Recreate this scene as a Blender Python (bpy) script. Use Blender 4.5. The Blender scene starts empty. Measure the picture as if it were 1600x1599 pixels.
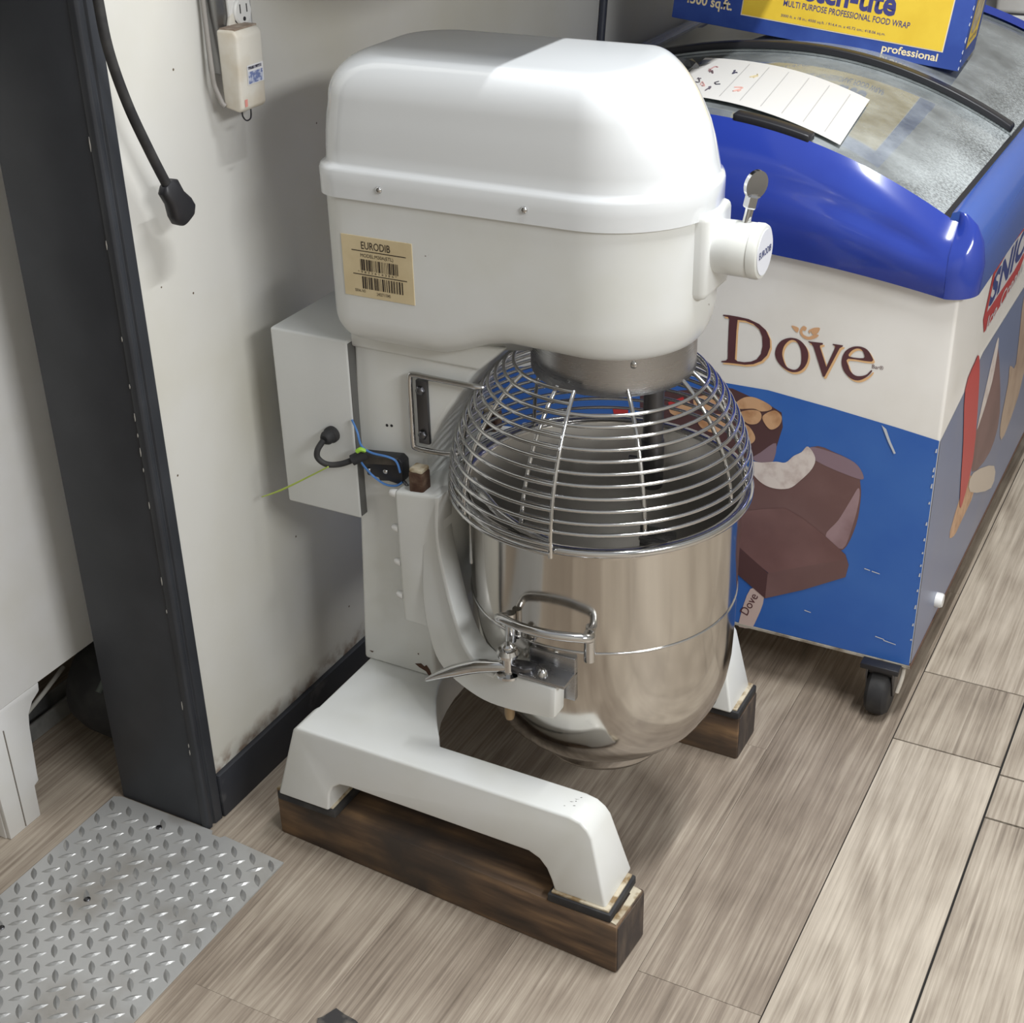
import bpy, bmesh, math, random
from math import sin, cos, pi, sqrt, radians
from mathutils import Vector, Matrix

random.seed(7)
SC = bpy.context.scene
COL = SC.collection

# ------------------------------------------------------------------ camera
cam_data = bpy.data.cameras.new('camera')
cam = bpy.data.objects.new('camera', cam_data)
COL.objects.link(cam)
RR = ((0.88490786, 0.46523767, -0.0221808), (0.20837979, -0.43804141, -0.87446989), (-0.41655244, 0.76920325, -0.48457242))
CAM = Vector((0.59865913, -1.38434507, 1.6))
m = Matrix.Identity(4)
for i in range(3):
    m[i][0] = RR[0][i]; m[i][1] = -RR[1][i]; m[i][2] = -RR[2][i]; m[i][3] = CAM[i]
cam.matrix_world = m
cam_data.sensor_width = 36.0
cam_data.lens = 2260.0 / 1600.0 * 36.0
cam_data.clip_start = 0.05
SC.camera = cam

# ------------------------------------------------------------------ world, lights, exposure
def lin(c):
    r = []
    for v in c[:3]:
        v = v / 255.0
        r.append(v / 12.92 if v <= 0.04045 else ((v + 0.055) / 1.055) ** 2.4)
    return (r[0], r[1], r[2], 1.0)

world = bpy.data.worlds.new('room_light'); SC.world = world
world.use_nodes = True
bg = world.node_tree.nodes.get('Background')
bg.inputs[0].default_value = (0.95, 0.975, 1.0, 1.0)
bg.inputs[1].default_value = 0.40

def tube_light(name, loc, length, width, power, color=(0.975, 0.99, 1.0)):
    d = bpy.data.lights.new(name, 'AREA'); d.shape = 'RECTANGLE'
    d.size = width; d.size_y = length; d.energy = power; d.color = color
    o = bpy.data.objects.new(name, d); o.location = loc
    COL.objects.link(o)
    return o
tube_light('fluorescent_tube_mixer', (0.5, 0.4, 2.95), 1.2, 0.05, 62)
tb = tube_light('aisle_fill_lamp', (2.3, -1.0, 2.4), 1.2, 0.30, 54)  # added fill lamp, set low to light the wall more than the tops
tb.rotation_euler = (0.0, radians(40), 0.0)
SC.view_settings.view_transform = 'Standard'
SC.view_settings.look = 'None'
SC.view_settings.exposure = 0.0
SC.view_settings.gamma = 1.0
SC.view_settings.use_curve_mapping = False

# ------------------------------------------------------------------ materials
MATS = {}
def nt(name):
    m = bpy.data.materials.new(name); m.use_nodes = True
    t = m.node_tree
    return m, t, t.nodes['Principled BSDF']

def mat(name, col, rough=0.5, metal=0.0, col2=None, nscale=12.0, lo=0.45, hi=0.7, bump=0.0, bscale=80.0, coat=0.0, stretch=None, detail=6.0, spec=0.5):
    """plain or two-tone procedural material; col2 shows where noise passes lo..hi"""
    if name in MATS: return MATS[name]
    m, t, b = nt(name)
    b.inputs['Base Color'].default_value = lin(col)
    b.inputs['Roughness'].default_value = rough
    b.inputs['Metallic'].default_value = metal
    b.inputs['Specular IOR Level'].default_value = spec
    if coat: b.inputs['Coat Weight'].default_value = coat; b.inputs['Coat Roughness'].default_value = 0.08
    if col2 or bump:
        tc = t.nodes.new('ShaderNodeTexCoord')
        mp = t.nodes.new('ShaderNodeMapping')
        t.links.new(tc.outputs['Object'], mp.inputs[0])
        if stretch: mp.inputs['Scale'].default_value = stretch
    if col2:
        n = t.nodes.new('ShaderNodeTexNoise'); n.inputs['Scale'].default_value = nscale; n.inputs['Detail'].default_value = detail
        t.links.new(mp.outputs[0], n.inputs['Vector'])
        r = t.nodes.new('ShaderNodeValToRGB')
        r.color_ramp.elements[0].position = lo; r.color_ramp.elements[1].position = hi
        r.color_ramp.elements[0].color = lin(col); r.color_ramp.elements[1].color = lin(col2)
        t.links.new(n.outputs['Fac'], r.inputs[0]); t.links.new(r.outputs[0], b.inputs['Base Color'])
    if bump:
        n2 = t.nodes.new('ShaderNodeTexNoise'); n2.inputs['Scale'].default_value = bscale; n2.inputs['Detail'].default_value = 4
        t.links.new(mp.outputs[0], n2.inputs['Vector'])
        bp = t.nodes.new('ShaderNodeBump'); bp.inputs['Strength'].default_value = bump; bp.inputs['Distance'].default_value = 0.004
        t.links.new(n2.outputs['Fac'], bp.inputs['Height']); t.links.new(bp.outputs[0], b.inputs['Normal'])
    MATS[name] = m
    return m

def steel(name, col=(190, 188, 184), rough=0.18, streak=0.12, axis_scale=(60, 60, 1.5)):
    if name in MATS: return MATS[name]
    m, t, b = nt(name)
    b.inputs['Base Color'].default_value = lin(col); b.inputs['Metallic'].default_value = 1.0
    tc = t.nodes.new('ShaderNodeTexCoord'); mp = t.nodes.new('ShaderNodeMapping'); mp.inputs['Scale'].default_value = axis_scale
    n = t.nodes.new('ShaderNodeTexNoise'); n.inputs['Scale'].default_value = 3.0; n.inputs['Detail'].default_value = 5
    mr = t.nodes.new('ShaderNodeMapRange'); mr.inputs[3].default_value = rough - streak * 0.5; mr.inputs[4].default_value = rough + streak
    t.links.new(tc.outputs['Object'], mp.inputs[0]); t.links.new(mp.outputs[0], n.inputs['Vector'])
    t.links.new(n.outputs['Fac'], mr.inputs[0]); t.links.new(mr.outputs[0], b.inputs['Roughness'])
    MATS[name] = m
    return m

def wood_floor(name, dark, mid, light, seed=0.0, rings=0.05):
    if name in MATS: return MATS[name]
    m, t, b = nt(name)
    N = t.nodes.new; L = t.links.new
    tc = N('ShaderNodeTexCoord'); oi = N('ShaderNodeObjectInfo')
    add = N('ShaderNodeVectorMath'); add.operation = 'MULTIPLY_ADD'
    comb = N('ShaderNodeCombineXYZ')
    L(oi.outputs['Random'], comb.inputs[0]); L(oi.outputs['Random'], comb.inputs[1])
    comb.inputs[2].default_value = seed
    add.inputs[1].default_value = (7.3, 23.1, 1.0)
    L(comb.outputs[0], add.inputs[0]); L(tc.outputs['Object'], add.inputs[2])
    mp = N('ShaderNodeMapping'); mp.inputs['Scale'].default_value = (1.0, 0.022, 1.0)
    L(add.outputs[0], mp.inputs[0])
    n1 = N('ShaderNodeTexNoise'); n1.inputs['Scale'].default_value = 190; n1.inputs['Detail'].default_value = 9; n1.inputs['Roughness'].default_value = 0.68; n1.inputs['Distortion'].default_value = 0.35
    L(mp.outputs[0], n1.inputs['Vector'])
    mp2 = N('ShaderNodeMapping'); mp2.inputs['Scale'].default_value = (1.0, 0.10, 1.0)
    L(add.outputs[0], mp2.inputs[0])
    # cathedral grain: rings of a distorted distance field
    n2 = N('ShaderNodeTexNoise'); n2.inputs['Scale'].default_value = 6.5; n2.inputs['Detail'].default_value = 2.0; n2.inputs['Distortion'].default_value = 0.5
    L(mp2.outputs[0], n2.inputs['Vector'])
    mul = N('ShaderNodeMath'); mul.operation = 'MULTIPLY'; mul.inputs[1].default_value = 12.0
    L(n2.outputs['Fac'], mul.inputs[0])
    fr = N('ShaderNodeMath'); fr.operation = 'SINE'
    mul2 = N('ShaderNodeMath'); mul2.operation = 'MULTIPLY'; mul2.inputs[1].default_value = 6.283
    L(mul.outputs[0], mul2.inputs[0]); L(mul2.outputs[0], fr.inputs[0])
    rg = N('ShaderNodeMapRange'); rg.inputs[1].default_value = -1; rg.inputs[2].default_value = 1
    L(fr.outputs[0], rg.inputs[0])
    n3 = N('ShaderNodeTexNoise'); n3.inputs['Scale'].default_value = 5.0; n3.inputs['Detail'].default_value = 4
    L(add.outputs[0], n3.inputs['Vector'])
    # grain value = mix
    mx = N('ShaderNodeMath'); mx.operation = 'MULTIPLY_ADD'; mx.inputs[1].default_value = rings
    L(rg.outputs[0], mx.inputs[0])
    mm = N('ShaderNodeMath'); mm.operation = 'MULTIPLY'; mm.inputs[1].default_value = 0.72
    L(n1.outputs['Fac'], mm.inputs[0]); L(mm.outputs[0], mx.inputs[2])
    mx2 = N('ShaderNodeMath'); mx2.operation = 'MULTIPLY_ADD'; mx2.inputs[1].default_value = 0.42
    L(n3.outputs['Fac'], mx2.inputs[0]); L(mx.outputs[0], mx2.inputs[2])
    mx3 = N('ShaderNodeMath'); mx3.operation = 'MULTIPLY_ADD'; mx3.inputs[1].default_value = 0.10
    L(oi.outputs['Random'], mx3.inputs[0]); L(mx2.outputs[0], mx3.inputs[2])
    r = N('ShaderNodeValToRGB')
    e = r.color_ramp.elements
    e[0].position = 0.40; e[0].color = lin(dark); e[1].position = 0.82; e[1].color = lin(light)
    k = e.new(0.60); k.color = lin(mid)
    L(mx3.outputs[0], r.inputs[0]); L(r.outputs[0], b.inputs['Base Color'])
    b.inputs['Roughness'].default_value = 0.5
    bp = N('ShaderNodeBump'); bp.inputs['Strength'].default_value = 0.25; bp.inputs['Distance'].default_value = 0.0015
    L(n1.outputs['Fac'], bp.inputs['Height']); L(bp.outputs[0], b.inputs['Normal'])
    MATS[name] = m
    return m

def glass_mat(name, tint=(240, 246, 245), frost=0.33, frost_edge=True):
    if name in MATS: return MATS[name]
    m = bpy.data.materials.new(name); m.use_nodes = True
    t = m.node_tree; t.nodes.clear()
    N = t.nodes.new; L = t.links.new
    out = N('ShaderNodeOutputMaterial')
    tr = N('ShaderNodeBsdfTransparent'); tr.inputs[0].default_value = lin(tint)
    gl = N('ShaderNodeBsdfGlossy'); gl.inputs['Roughness'].default_value = 0.03
    df = N('ShaderNodeBsdfDiffuse'); df.inputs[0].default_value = lin((206, 213, 214))
    fres = N('ShaderNodeFresnel'); fres.inputs[0].default_value = 1.5
    tc = N('ShaderNodeTexCoord')
    n = N('ShaderNodeTexNoise'); n.inputs['Scale'].default_value = 5.0; n.inputs['Detail'].default_value = 8; n.inputs['Roughness'].default_value = 0.65
    L(tc.outputs['Object'], n.inputs['Vector'])
    mr = N('ShaderNodeMapRange'); mr.inputs[1].default_value = 0.35; mr.inputs[2].default_value = 0.75; mr.inputs[3].default_value = frost * 0.5; mr.inputs[4].default_value = frost * 2.0
    L(n.outputs['Fac'], mr.inputs[0])
    fac = mr.outputs[0]
    if frost_edge:   # condensation crystals near the warm right-hand rail
        sx = N('ShaderNodeSeparateXYZ'); L(tc.outputs['Object'], sx.inputs[0])
        er = N('ShaderNodeMapRange'); er.inputs[1].default_value = 0.06; er.inputs[2].default_value = 0.18; er.inputs[3].default_value = 0.0; er.inputs[4].default_value = 0.5
        L(sx.outputs[0], er.inputs[0])
        vo = N('ShaderNodeTexNoise'); vo.inputs['Scale'].default_value = 230.0; vo.inputs['Detail'].default_value = 2
        L(tc.outputs['Object'], vo.inputs['Vector'])
        vr = N('ShaderNodeMapRange'); vr.inputs[1].default_value = 0.35; vr.inputs[2].default_value = 0.65
        L(vo.outputs['Fac'], vr.inputs[0])
        mu = N('ShaderNodeMath'); mu.operation = 'MULTIPLY'; L(er.outputs[0], mu.inputs[0]); L(vr.outputs[0], mu.inputs[1])
        ad = N('ShaderNodeMath'); ad.operation = 'ADD'; ad.use_clamp = True
        L(fac, ad.inputs[0]); L(mu.outputs[0], ad.inputs[1]); fac = ad.outputs[0]
    m1 = N('ShaderNodeMixShader'); L(fac, m1.inputs[0]); L(tr.outputs[0], m1.inputs[1]); L(df.outputs[0], m1.inputs[2])
    m2 = N('ShaderNodeMixShader'); L(fres.outputs[0], m2.inputs[0]); L(m1.outputs[0], m2.inputs[1]); L(gl.outputs[0], m2.inputs[2])
    L(m2.outputs[0], out.inputs[0])
    MATS[name] = m
    return m

def wall_paint(name, col, rust_z=0.09):
    """painted wall, yellowed scuffs, rust-brown stain in a narrow band above the baseboard"""
    m, t, b = nt(name)
    N = t.nodes.new; L = t.links.new
    tc = N('ShaderNodeTexCoord'); sx = N('ShaderNodeSeparateXYZ'); L(tc.outputs['Object'], sx.inputs[0])
    n = N('ShaderNodeTexNoise'); n.inputs['Scale'].default_value = 3.0; n.inputs['Detail'].default_value = 5
    L(tc.outputs['Object'], n.inputs['Vector'])
    r = N('ShaderNodeValToRGB'); r.color_ramp.elements[0].position = 0.4; r.color_ramp.elements[1].position = 0.75
    r.color_ramp.elements[0].color = lin(col); r.color_ramp.elements[1].color = lin((col[0] - 10, col[1] - 12, col[2] - 20))
    L(n.outputs['Fac'], r.inputs[0])
    n2 = N('ShaderNodeTexNoise'); n2.inputs['Scale'].default_value = 38.0; n2.inputs['Detail'].default_value = 6
    L(tc.outputs['Object'], n2.inputs['Vector'])
    mr = N('ShaderNodeMapRange'); mr.inputs[1].default_value = rust_z; mr.inputs[2].default_value = rust_z + 0.035; mr.inputs[3].default_value = 0.75; mr.inputs[4].default_value = 0.0
    L(sx.outputs[2], mr.inputs[0])
    pr = N('ShaderNodeMapRange'); pr.inputs[1].default_value = 0.42; pr.inputs[2].default_value = 0.62
    L(n2.outputs['Fac'], pr.inputs[0])
    mu = N('ShaderNodeMath'); mu.operation = 'MULTIPLY'; L(mr.outputs[0], mu.inputs[0]); L(pr.outputs[0], mu.inputs[1])
    mix = N('ShaderNodeMix'); mix.data_type = 'RGBA'
    L(mu.outputs[0], mix.inputs[0]); L(r.outputs[0], mix.inputs[6]); mix.inputs[7].default_value = lin((112, 78, 48))
    # tiny dark specks
    sp = N('ShaderNodeTexVoronoi'); sp.inputs['Scale'].default_value = 14.0
    L(tc.outputs['Object'], sp.inputs['Vector'])
    cmp = N('ShaderNodeMath'); cmp.operation = 'LESS_THAN'; cmp.inputs[1].default_value = 0.028
    L(sp.outputs['Distance'], cmp.inputs[0])
    mix2 = N('ShaderNodeMix'); mix2.data_type = 'RGBA'
    L(cmp.outputs[0], mix2.inputs[0]); L(mix.outputs[2], mix2.inputs[6]); mix2.inputs[7].default_value = lin((95, 82, 66))
    L(mix2.outputs[2], b.inputs['Base Color'])
    b.inputs['Roughness'].default_value = 0.45
    MATS[name] = m
    return m

def white_paint(name, col=(226, 226, 222), rust=True, rough=0.28):
    """enamel with sparse rust chips that have a shape of their own"""
    if name in MATS: return MATS[name]
    m, t, b = nt(name)
    N = t.nodes.new; L = t.links.new
    tc = N('ShaderNodeTexCoord')
    n = N('ShaderNodeTexNoise'); n.inputs['Scale'].default_value = 9.0; n.inputs['Detail'].default_value = 3
    L(tc.outputs['Object'], n.inputs['Vector'])
    r = N('ShaderNodeValToRGB'); r.color_ramp.elements[0].position = 0.35; r.color_ramp.elements[1].position = 0.8
    r.color_ramp.elements[0].color = lin(col); r.color_ramp.elements[1].color = lin((col[0] - 7, col[1] - 8, col[2] - 13))
    L(n.outputs['Fac'], r.inputs[0])
    outc = r.outputs[0]
    if rust:
        n2 = N('ShaderNodeTexNoise'); n2.inputs['Scale'].default_value = 21.0; n2.inputs['Detail'].default_value = 9; n2.inputs['Roughness'].default_value = 0.62
        L(tc.outputs['Object'], n2.inputs['Vector'])
        pr = N('ShaderNodeMapRange'); pr.inputs[1].default_value = 0.725; pr.inputs[2].default_value = 0.74
        L(n2.outputs['Fac'], pr.inputs[0])
        mix = N('ShaderNodeMix'); mix.data_type = 'RGBA'
        L(pr.outputs[0], mix.inputs[0]); L(outc, mix.inputs[6]); mix.inputs[7].default_value = lin((92, 66, 48))
        outc = mix.outputs[2]
    L(outc, b.inputs['Base Color'])
    b.inputs['Roughness'].default_value = rough
    MATS[name] = m
    return m

# ------------------------------------------------------------------ mesh helpers
def finish(name, bm, material, parent=None, smooth=True, angle=35, recalc=True):
    if recalc: bmesh.ops.recalc_face_normals(bm, faces=bm.faces[:])
    me = bpy.data.meshes.new(name)
    bm.to_mesh(me); bm.free()
    if smooth:
        me.polygons.foreach_set('use_smooth', [True] * len(me.polygons))
        me.set_sharp_from_angle(angle=radians(angle))
    return link(name, me, material, parent)

def link(name, me, material=None, parent=None):
    if material is not None and len(me.materials) == 0: me.materials.append(material)
    o = bpy.data.objects.new(name, me)
    COL.objects.link(o)
    if parent is not None: attach(o, parent)
    return o

def thing(name, label, cat, loc, group=None):
    o = bpy.data.objects.new(name, None); COL.objects.link(o)
    o.location = loc; o.empty_display_size = 0.05
    tag(o, label, cat, group)
    return o

def tag(o, label, cat, group=None):
    o['label'] = label; o['category'] = cat
    if group: o['group'] = group
    return o

def struct(o):
    o['kind'] = 'structure'; return o

def attach(o, parent):   # children keep world coordinates in their meshes
    o.parent = parent
    root = parent
    while root.parent is not None: root = root.parent
    if parent is root: o.matrix_parent_inverse = Matrix.Translation(-Vector(root.location))
    # deeper levels: the parent already sits at the world origin, nothing to undo

def add_box(bm, x0, x1, y0, y1, z0, z1):
    vs = [bm.verts.new((x, y, z)) for x in (x0, x1) for y in (y0, y1) for z in (z0, z1)]
    for f in ((0, 1, 3, 2), (4, 6, 7, 5), (0, 4, 5, 1), (2, 3, 7, 6), (0, 2, 6, 4), (1, 5, 7, 3)):
        bm.faces.new([vs[i] for i in f])
    return vs

def bevel(bm, w, seg=2, angle=30):
    es = [e for e in bm.edges if len(e.link_faces) == 2 and e.calc_face_angle(0) > radians(angle)]
    if es and w > 0:
        bmesh.ops.bevel(bm, geom=es, offset=w, segments=seg, profile=0.5, affect='EDGES', clamp_overlap=True)

def box(name, x0, x1, y0, y1, z0, z1, material, parent=None, bev=0.0, seg=2):
    bm = bmesh.new(); add_box(bm, x0, x1, y0, y1, z0, z1)
    bmesh.ops.recalc_face_normals(bm, faces=bm.faces[:])
    bevel(bm, bev, seg)
    return finish(name, bm, material, parent)

def frame_at(d, ref=None):
    d = d.normalized()
    r = ref or (Vector((0, 0, 1)) if abs(d.z) < 0.9 else Vector((1, 0, 0)))
    a = d.cross(r).normalized(); b = d.cross(a).normalized()
    return a, b

def add_tube(bm, pts, rad, seg=8, closed=False, cap=True):
    """swept round rod; rad is a number or a list"""
    P = [Vector(p) for p in pts]; n = len(P)
    rings = []; a = None
    for i in range(n):
        if closed: d = (P[(i + 1) % n] - P[i - 1])
        else: d = P[min(i + 1, n - 1)] - P[max(i - 1, 0)]
        d.normalize()
        if a is None: a, b = frame_at(d)
        else:
            a = (a - d * a.dot(d)).normalized(); b = d.cross(a)
        r = rad[i] if isinstance(rad, (list, tuple)) else rad
        rings.append([bm.verts.new(P[i] + a * (r * cos(2 * pi * k / seg)) + b * (r * sin(2 * pi * k / seg))) for k in range(seg)])
    m = n if closed else n - 1
    for i in range(m):
        A = rings[i]; B = rings[(i + 1) % n]
        off = 0
        if closed and i == n - 1:
            off = min(range(seg), key=lambda s: (A[0].co - B[s].co).length)
        for k in range(seg):
            bm.faces.new((A[k], A[(k + 1) % seg], B[(k + 1 + off) % seg], B[(k + off) % seg]))
    if cap and not closed:
        bm.faces.new(rings[0][::-1]); bm.faces.new(rings[-1])

def smooth_path(pts, n=6, closed=False):
    P = [Vector(p) for p in pts]; out = []
    N = len(P)
    rng = N if closed else N - 1
    for i in range(rng):
        if closed: p0, p1, p2, p3 = P[i - 1], P[i], P[(i + 1) % N], P[(i + 2) % N]
        else: p0, p1, p2, p3 = P[max(i - 1, 0)], P[i], P[i + 1], P[min(i + 2, N - 1)]
        for k in range(n):
            t = k / n
            out.append(0.5 * ((2 * p1) + (p2 - p0) * t + (2 * p0 - 5 * p1 + 4 * p2 - p3) * t * t + (3 * p1 - p0 - 3 * p2 + p3) * t ** 3))
    if not closed: out.append(P[-1])
    return out

def tube(name, pts, rad, material, parent=None, seg=10, n=6, closed=False):
    bm = bmesh.new()
    path = smooth_path(pts, n, closed) if n > 1 else [Vector(p) for p in pts]
    if isinstance(rad, (list, tuple)):
        R = []
        for i in range(len(path)):
            f = i / (len(path) - 1) * (len(rad) - 1); k = min(int(f), len(rad) - 2); R.append(rad[k] + (rad[k + 1] - rad[k]) * (f - k))
        rad = R
    add_tube(bm, path, rad, seg, closed)
    return finish(name, bm, material, parent, angle=60)

def add_lathe(bm, prof, c, seg=64, axis='z', close=False):
    """prof: (radius, height) pairs; c centre; axis z, x or y"""
    rings = []
    for r, h in prof:
        if r < 1e-6:
            rings.append([bm.verts.new(lp(0, 0, h, c, axis))])
        else:
            rings.append([bm.verts.new(lp(r * cos(2 * pi * k / seg), r * sin(2 * pi * k / seg), h, c, axis)) for k in range(seg)])
    for A, B in zip(rings, rings[1:]):
        if len(A) == 1 and len(B) == 1: continue
        for k in range(seg):
            if len(A) == 1: bm.faces.new((A[0], B[k], B[(k + 1) % seg]))
            elif len(B) == 1: bm.faces.new((A[k], A[(k + 1) % seg], B[0]))
            else: bm.faces.new((A[k], A[(k + 1) % seg], B[(k + 1) % seg], B[k]))
    if len(rings[0]) > 1 and not close: bm.faces.new(rings[0][::-1])
    if len(rings[-1]) > 1 and not close: bm.faces.new(rings[-1])

def lp(u, v, h, c, axis):
    if axis == 'z': return (c[0] + u, c[1] + v, c[2] + h)
    if axis == 'x': return (c[0] + h, c[1] + u, c[2] + v)
    return (c[0] + u, c[1] + h, c[2] + v)

def lathe(name, prof, c, material, parent=None, seg=64, axis='z', angle=35):
    bm = bmesh.new(); add_lathe(bm, prof, c, seg, axis)
    return finish(name, bm, material, parent, angle=angle)

def prism_bm(bm, pts, a0, a1, plane):
    """extrude a 2-D outline; plane 'xz' runs along y, 'xy' along z, 'yz' along x"""
    def P(p, a):
        if plane == 'xz': return (p[0], a, p[1])
        if plane == 'xy': return (p[0], p[1], a)
        return (a, p[0], p[1])
    A = [bm.verts.new(P(p, a0)) for p in pts]; B = [bm.verts.new(P(p, a1)) for p in pts]
    n = len(pts)
    bm.faces.new(A); bm.faces.new(B[::-1])
    for i in range(n): bm.faces.new((A[i], B[i], B[(i + 1) % n], A[(i + 1) % n]))

def prism(name, pts, a0, a1, plane, material, parent=None, bev=0.0, seg=2, angle=35):
    bm = bmesh.new(); prism_bm(bm, pts, a0, a1, plane)
    bmesh.ops.recalc_face_normals(bm, faces=bm.faces[:])
    bevel(bm, bev, seg)
    return finish(name, bm, material, parent, angle=angle)

def screw(name, c, r, h, axis, material, parent, sign=1, seg=14):
    prof = [(r, 0), (r, sign * h * 0.35), (r * 0.8, sign * h * 0.8), (r * 0.4, sign * h), (0, sign * h)]
    return lathe(name, prof, c, material, parent, seg=seg, axis=axis, angle=50)

# flat print -------------------------------------------------------
def curve_to_mesh(cu, name):
    o = bpy.data.objects.new(name, cu); COL.objects.link(o)
    dg = bpy.context.evaluated_depsgraph_get()
    me = bpy.data.meshes.new_from_object(o.evaluated_get(dg))
    bpy.data.objects.remove(o); bpy.data.curves.remove(cu)
    return me

def print_shape(name, loops, to3, material, parent, smooth=0):
    cu = bpy.data.curves.new(name, 'CURVE'); cu.dimensions = '2D'; cu.fill_mode = 'FRONT'
    for lo in loops:
        if smooth:
            lo = [(v.x, v.y) for v in smooth_path([(p[0], p[1], 0) for p in lo], smooth, True)]
        s = cu.splines.new('POLY'); s.points.add(len(lo) - 1); s.use_cyclic_u = True
        for i, p in enumerate(lo): s.points[i].co = (p[0], p[1], 0, 1)
    me = curve_to_mesh(cu, name)
    for v in me.vertices: v.co = to3(v.co.x, v.co.y)
    me.name = name
    me.materials.clear()
    return link(name, me, material, parent)

def print_text(name, body, w, h, to3, material, parent, bold=0.0, spacing=1.0, shear=0.0):
    """flat lettering scaled to w x h, lower-left corner at (0,0) of the to3 frame"""
    cu = bpy.data.curves.new(name, 'FONT'); cu.body = body; cu.offset = bold; cu.space_character = spacing; cu.resolution_u = 3; cu.shear = shear
    me = curve_to_mesh(cu, name)
    xs = [v.co.x for v in me.vertices]; ys = [v.co.y for v in me.vertices]
    x0, x1, y0, y1 = min(xs), max(xs), min(ys), max(ys)
    for v in me.vertices:
        v.co = to3((v.co.x - x0) / (x1 - x0) * w, (v.co.y - y0) / (y1 - y0) * h)
    me.materials.clear()
    return link(name, me, material, parent)

# ------------------------------------------------------------------ shared materials
M_ENAMEL = white_paint('mixer_enamel', (221, 223, 222))
M_CAP = mat('cap_gloss_white', (222, 225, 227), rough=0.10, coat=0.5)
M_GREYBOX = mat('box_enamel', (208, 210, 209), rough=0.45, bump=0.05, bscale=300)
M_STEEL = steel('bowl_steel', (198, 194, 188), 0.10, 0.08, (40, 40, 2.0))
M_BRUSHED = steel('brushed_steel', (168, 168, 170), 0.26, 0.14, (8, 8, 240))
M_CHROME = steel('chrome', (205, 205, 205), 0.10, 0.04)
M_DARKSTEEL = steel('dark_steel', (105, 105, 108), 0.32, 0.1)
M_RUBBER = mat('black_rubber', (38, 38, 40), rough=0.7, col2=(58, 57, 56), nscale=30)
M_BLACKPL = mat('black_plastic', (34, 34, 38), rough=0.4)
M_BLACKPAINT = mat('black_trim_paint', (44, 47, 53), rough=0.5, col2=(54, 57, 63), nscale=10, lo=0.4, hi=0.75)
M_RUSTBLK = mat('rusty_iron', (74, 50, 38), rough=0.85, col2=(120, 100, 82), nscale=35, bump=0.5, bscale=120)
M_CRUST = mat('dirty_cream_paint', (196, 186, 164), rough=0.7, col2=(134, 112, 78), nscale=45, lo=0.45, hi=0.62, bump=0.3, bscale=200)
M_BLUE = mat('lid_blue_plastic', (40, 60, 150), rough=0.14, coat=0.4, col2=(46, 70, 164), nscale=4)
M_RAIL = mat('rail_blue_metal', (52, 88, 168), rough=0.2, coat=0.3)
M_FWHITE = mat('freezer_white', (236, 234, 230), rough=0.35, col2=(228, 225, 219), nscale=6)
M_WHITEPL = mat('white_plastic', (226, 226, 224), rough=0.4)

# ================================================================== SETTING
M_SUB = mat('dark_subfloor', (46, 44, 42), rough=0.9)
M_PLANK = wood_floor('grey_oak_plank', (98, 86, 74), (143, 130, 116), (182, 170, 154), 0.0, 0.07)
M_PLANK2 = wood_floor('pale_oak_plank', (114, 103, 91), (162, 150, 135), (198, 187, 171), 3.0, 0.10)
M_WALL = wall_paint('wall_white_paint', (210, 209, 204), 0.088)
M_WALL2 = mat('far_wall_paint', (198, 194, 186), rough=0.6, col2=(186, 181, 172), nscale=3)

floor = struct(box('floor', -2.4, 2.6, -2.6, 3.6, -0.03, -0.004, M_SUB))

def plank(x0, x1, y0, y1, gap=0.0006):
    bm = bmesh.new(); add_box(bm, 0, x1 - x0 - 2 * gap, 0, y1 - y0 - 2 * gap, -0.004, 0.0)
    o = finish('plank', bm, M_PLANK2 if x0 > 0.2 else M_PLANK, None, smooth=False)
    o.parent = floor
    o.location = (x0 + gap, y0 + gap, 0)
    return o
W = 0.187; X0 = 0.213
special = {0: ([-1.35, -0.2, 0.715, 0.94, 2.1, 3.2], 0.0016), 1: ([-1.6, -0.35, 0.575, 0.695, 1.9, 3.2], 0.0022), 2: ([-1.2, 0.1, 1.3, 2.5], 0.0016), -1: ([-1.0, 0.02, 1.24, 2.46], 0.0004)}
for k in range(-13, 12):
    xa = X0 + k * W; xb = xa + W
    if k in special: cuts, g = special[k]
    else:
        st = -2.2 + (k * 0.437 % 1.22); cuts = [st + 1.22 * i for i in range(5)]; g = 0.0002
    cuts = [-2.6] + [c for c in cuts if -2.5 < c < 3.4] + [3.6]
    for a, b in zip(cuts, cuts[1:]): plank(xa, xb, a, b, g)

# wall the mixer backs on to: its near end is the black door jamb
struct(box('wall_left', -0.900, -0.730, 0.002, 3.2, 0.0, 2.9, M_WALL))
bb = struct(box('baseboard_left', -0.730, -0.719, 0.021, 3.2, 0.0, 0.086, mat('baseboard_black', (44, 46, 52), rough=0.55, col2=(92, 92, 92), nscale=16, lo=0.58, hi=0.8), None, 0.003))
j = struct(box('trim_1', -0.908, -0.738, -0.014, 0.003, 0.0, 2.4, M_BLACKPAINT, None, 0.002))
j2 = struct(bpy.data.objects.new('trim_2', None)); COL.objects.link(j2); j2.location = (-0.735, 0.0, 0.0)
prism('casing', [(-0.738, -0.016), (-0.727, -0.016), (-0.7235, -0.013), (-0.7235, -0.006), (-0.7275, -0.004), (-0.7275, 0.000), (-0.7235, 0.002), (-0.7225, 0.018), (-0.7245, 0.021), (-0.731, 0.021), (-0.731, 0.001), (-0.738, 0.001)], 0.0, 2.4, 'xy', M_BLACKPAINT, j2, 0.0008)
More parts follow.
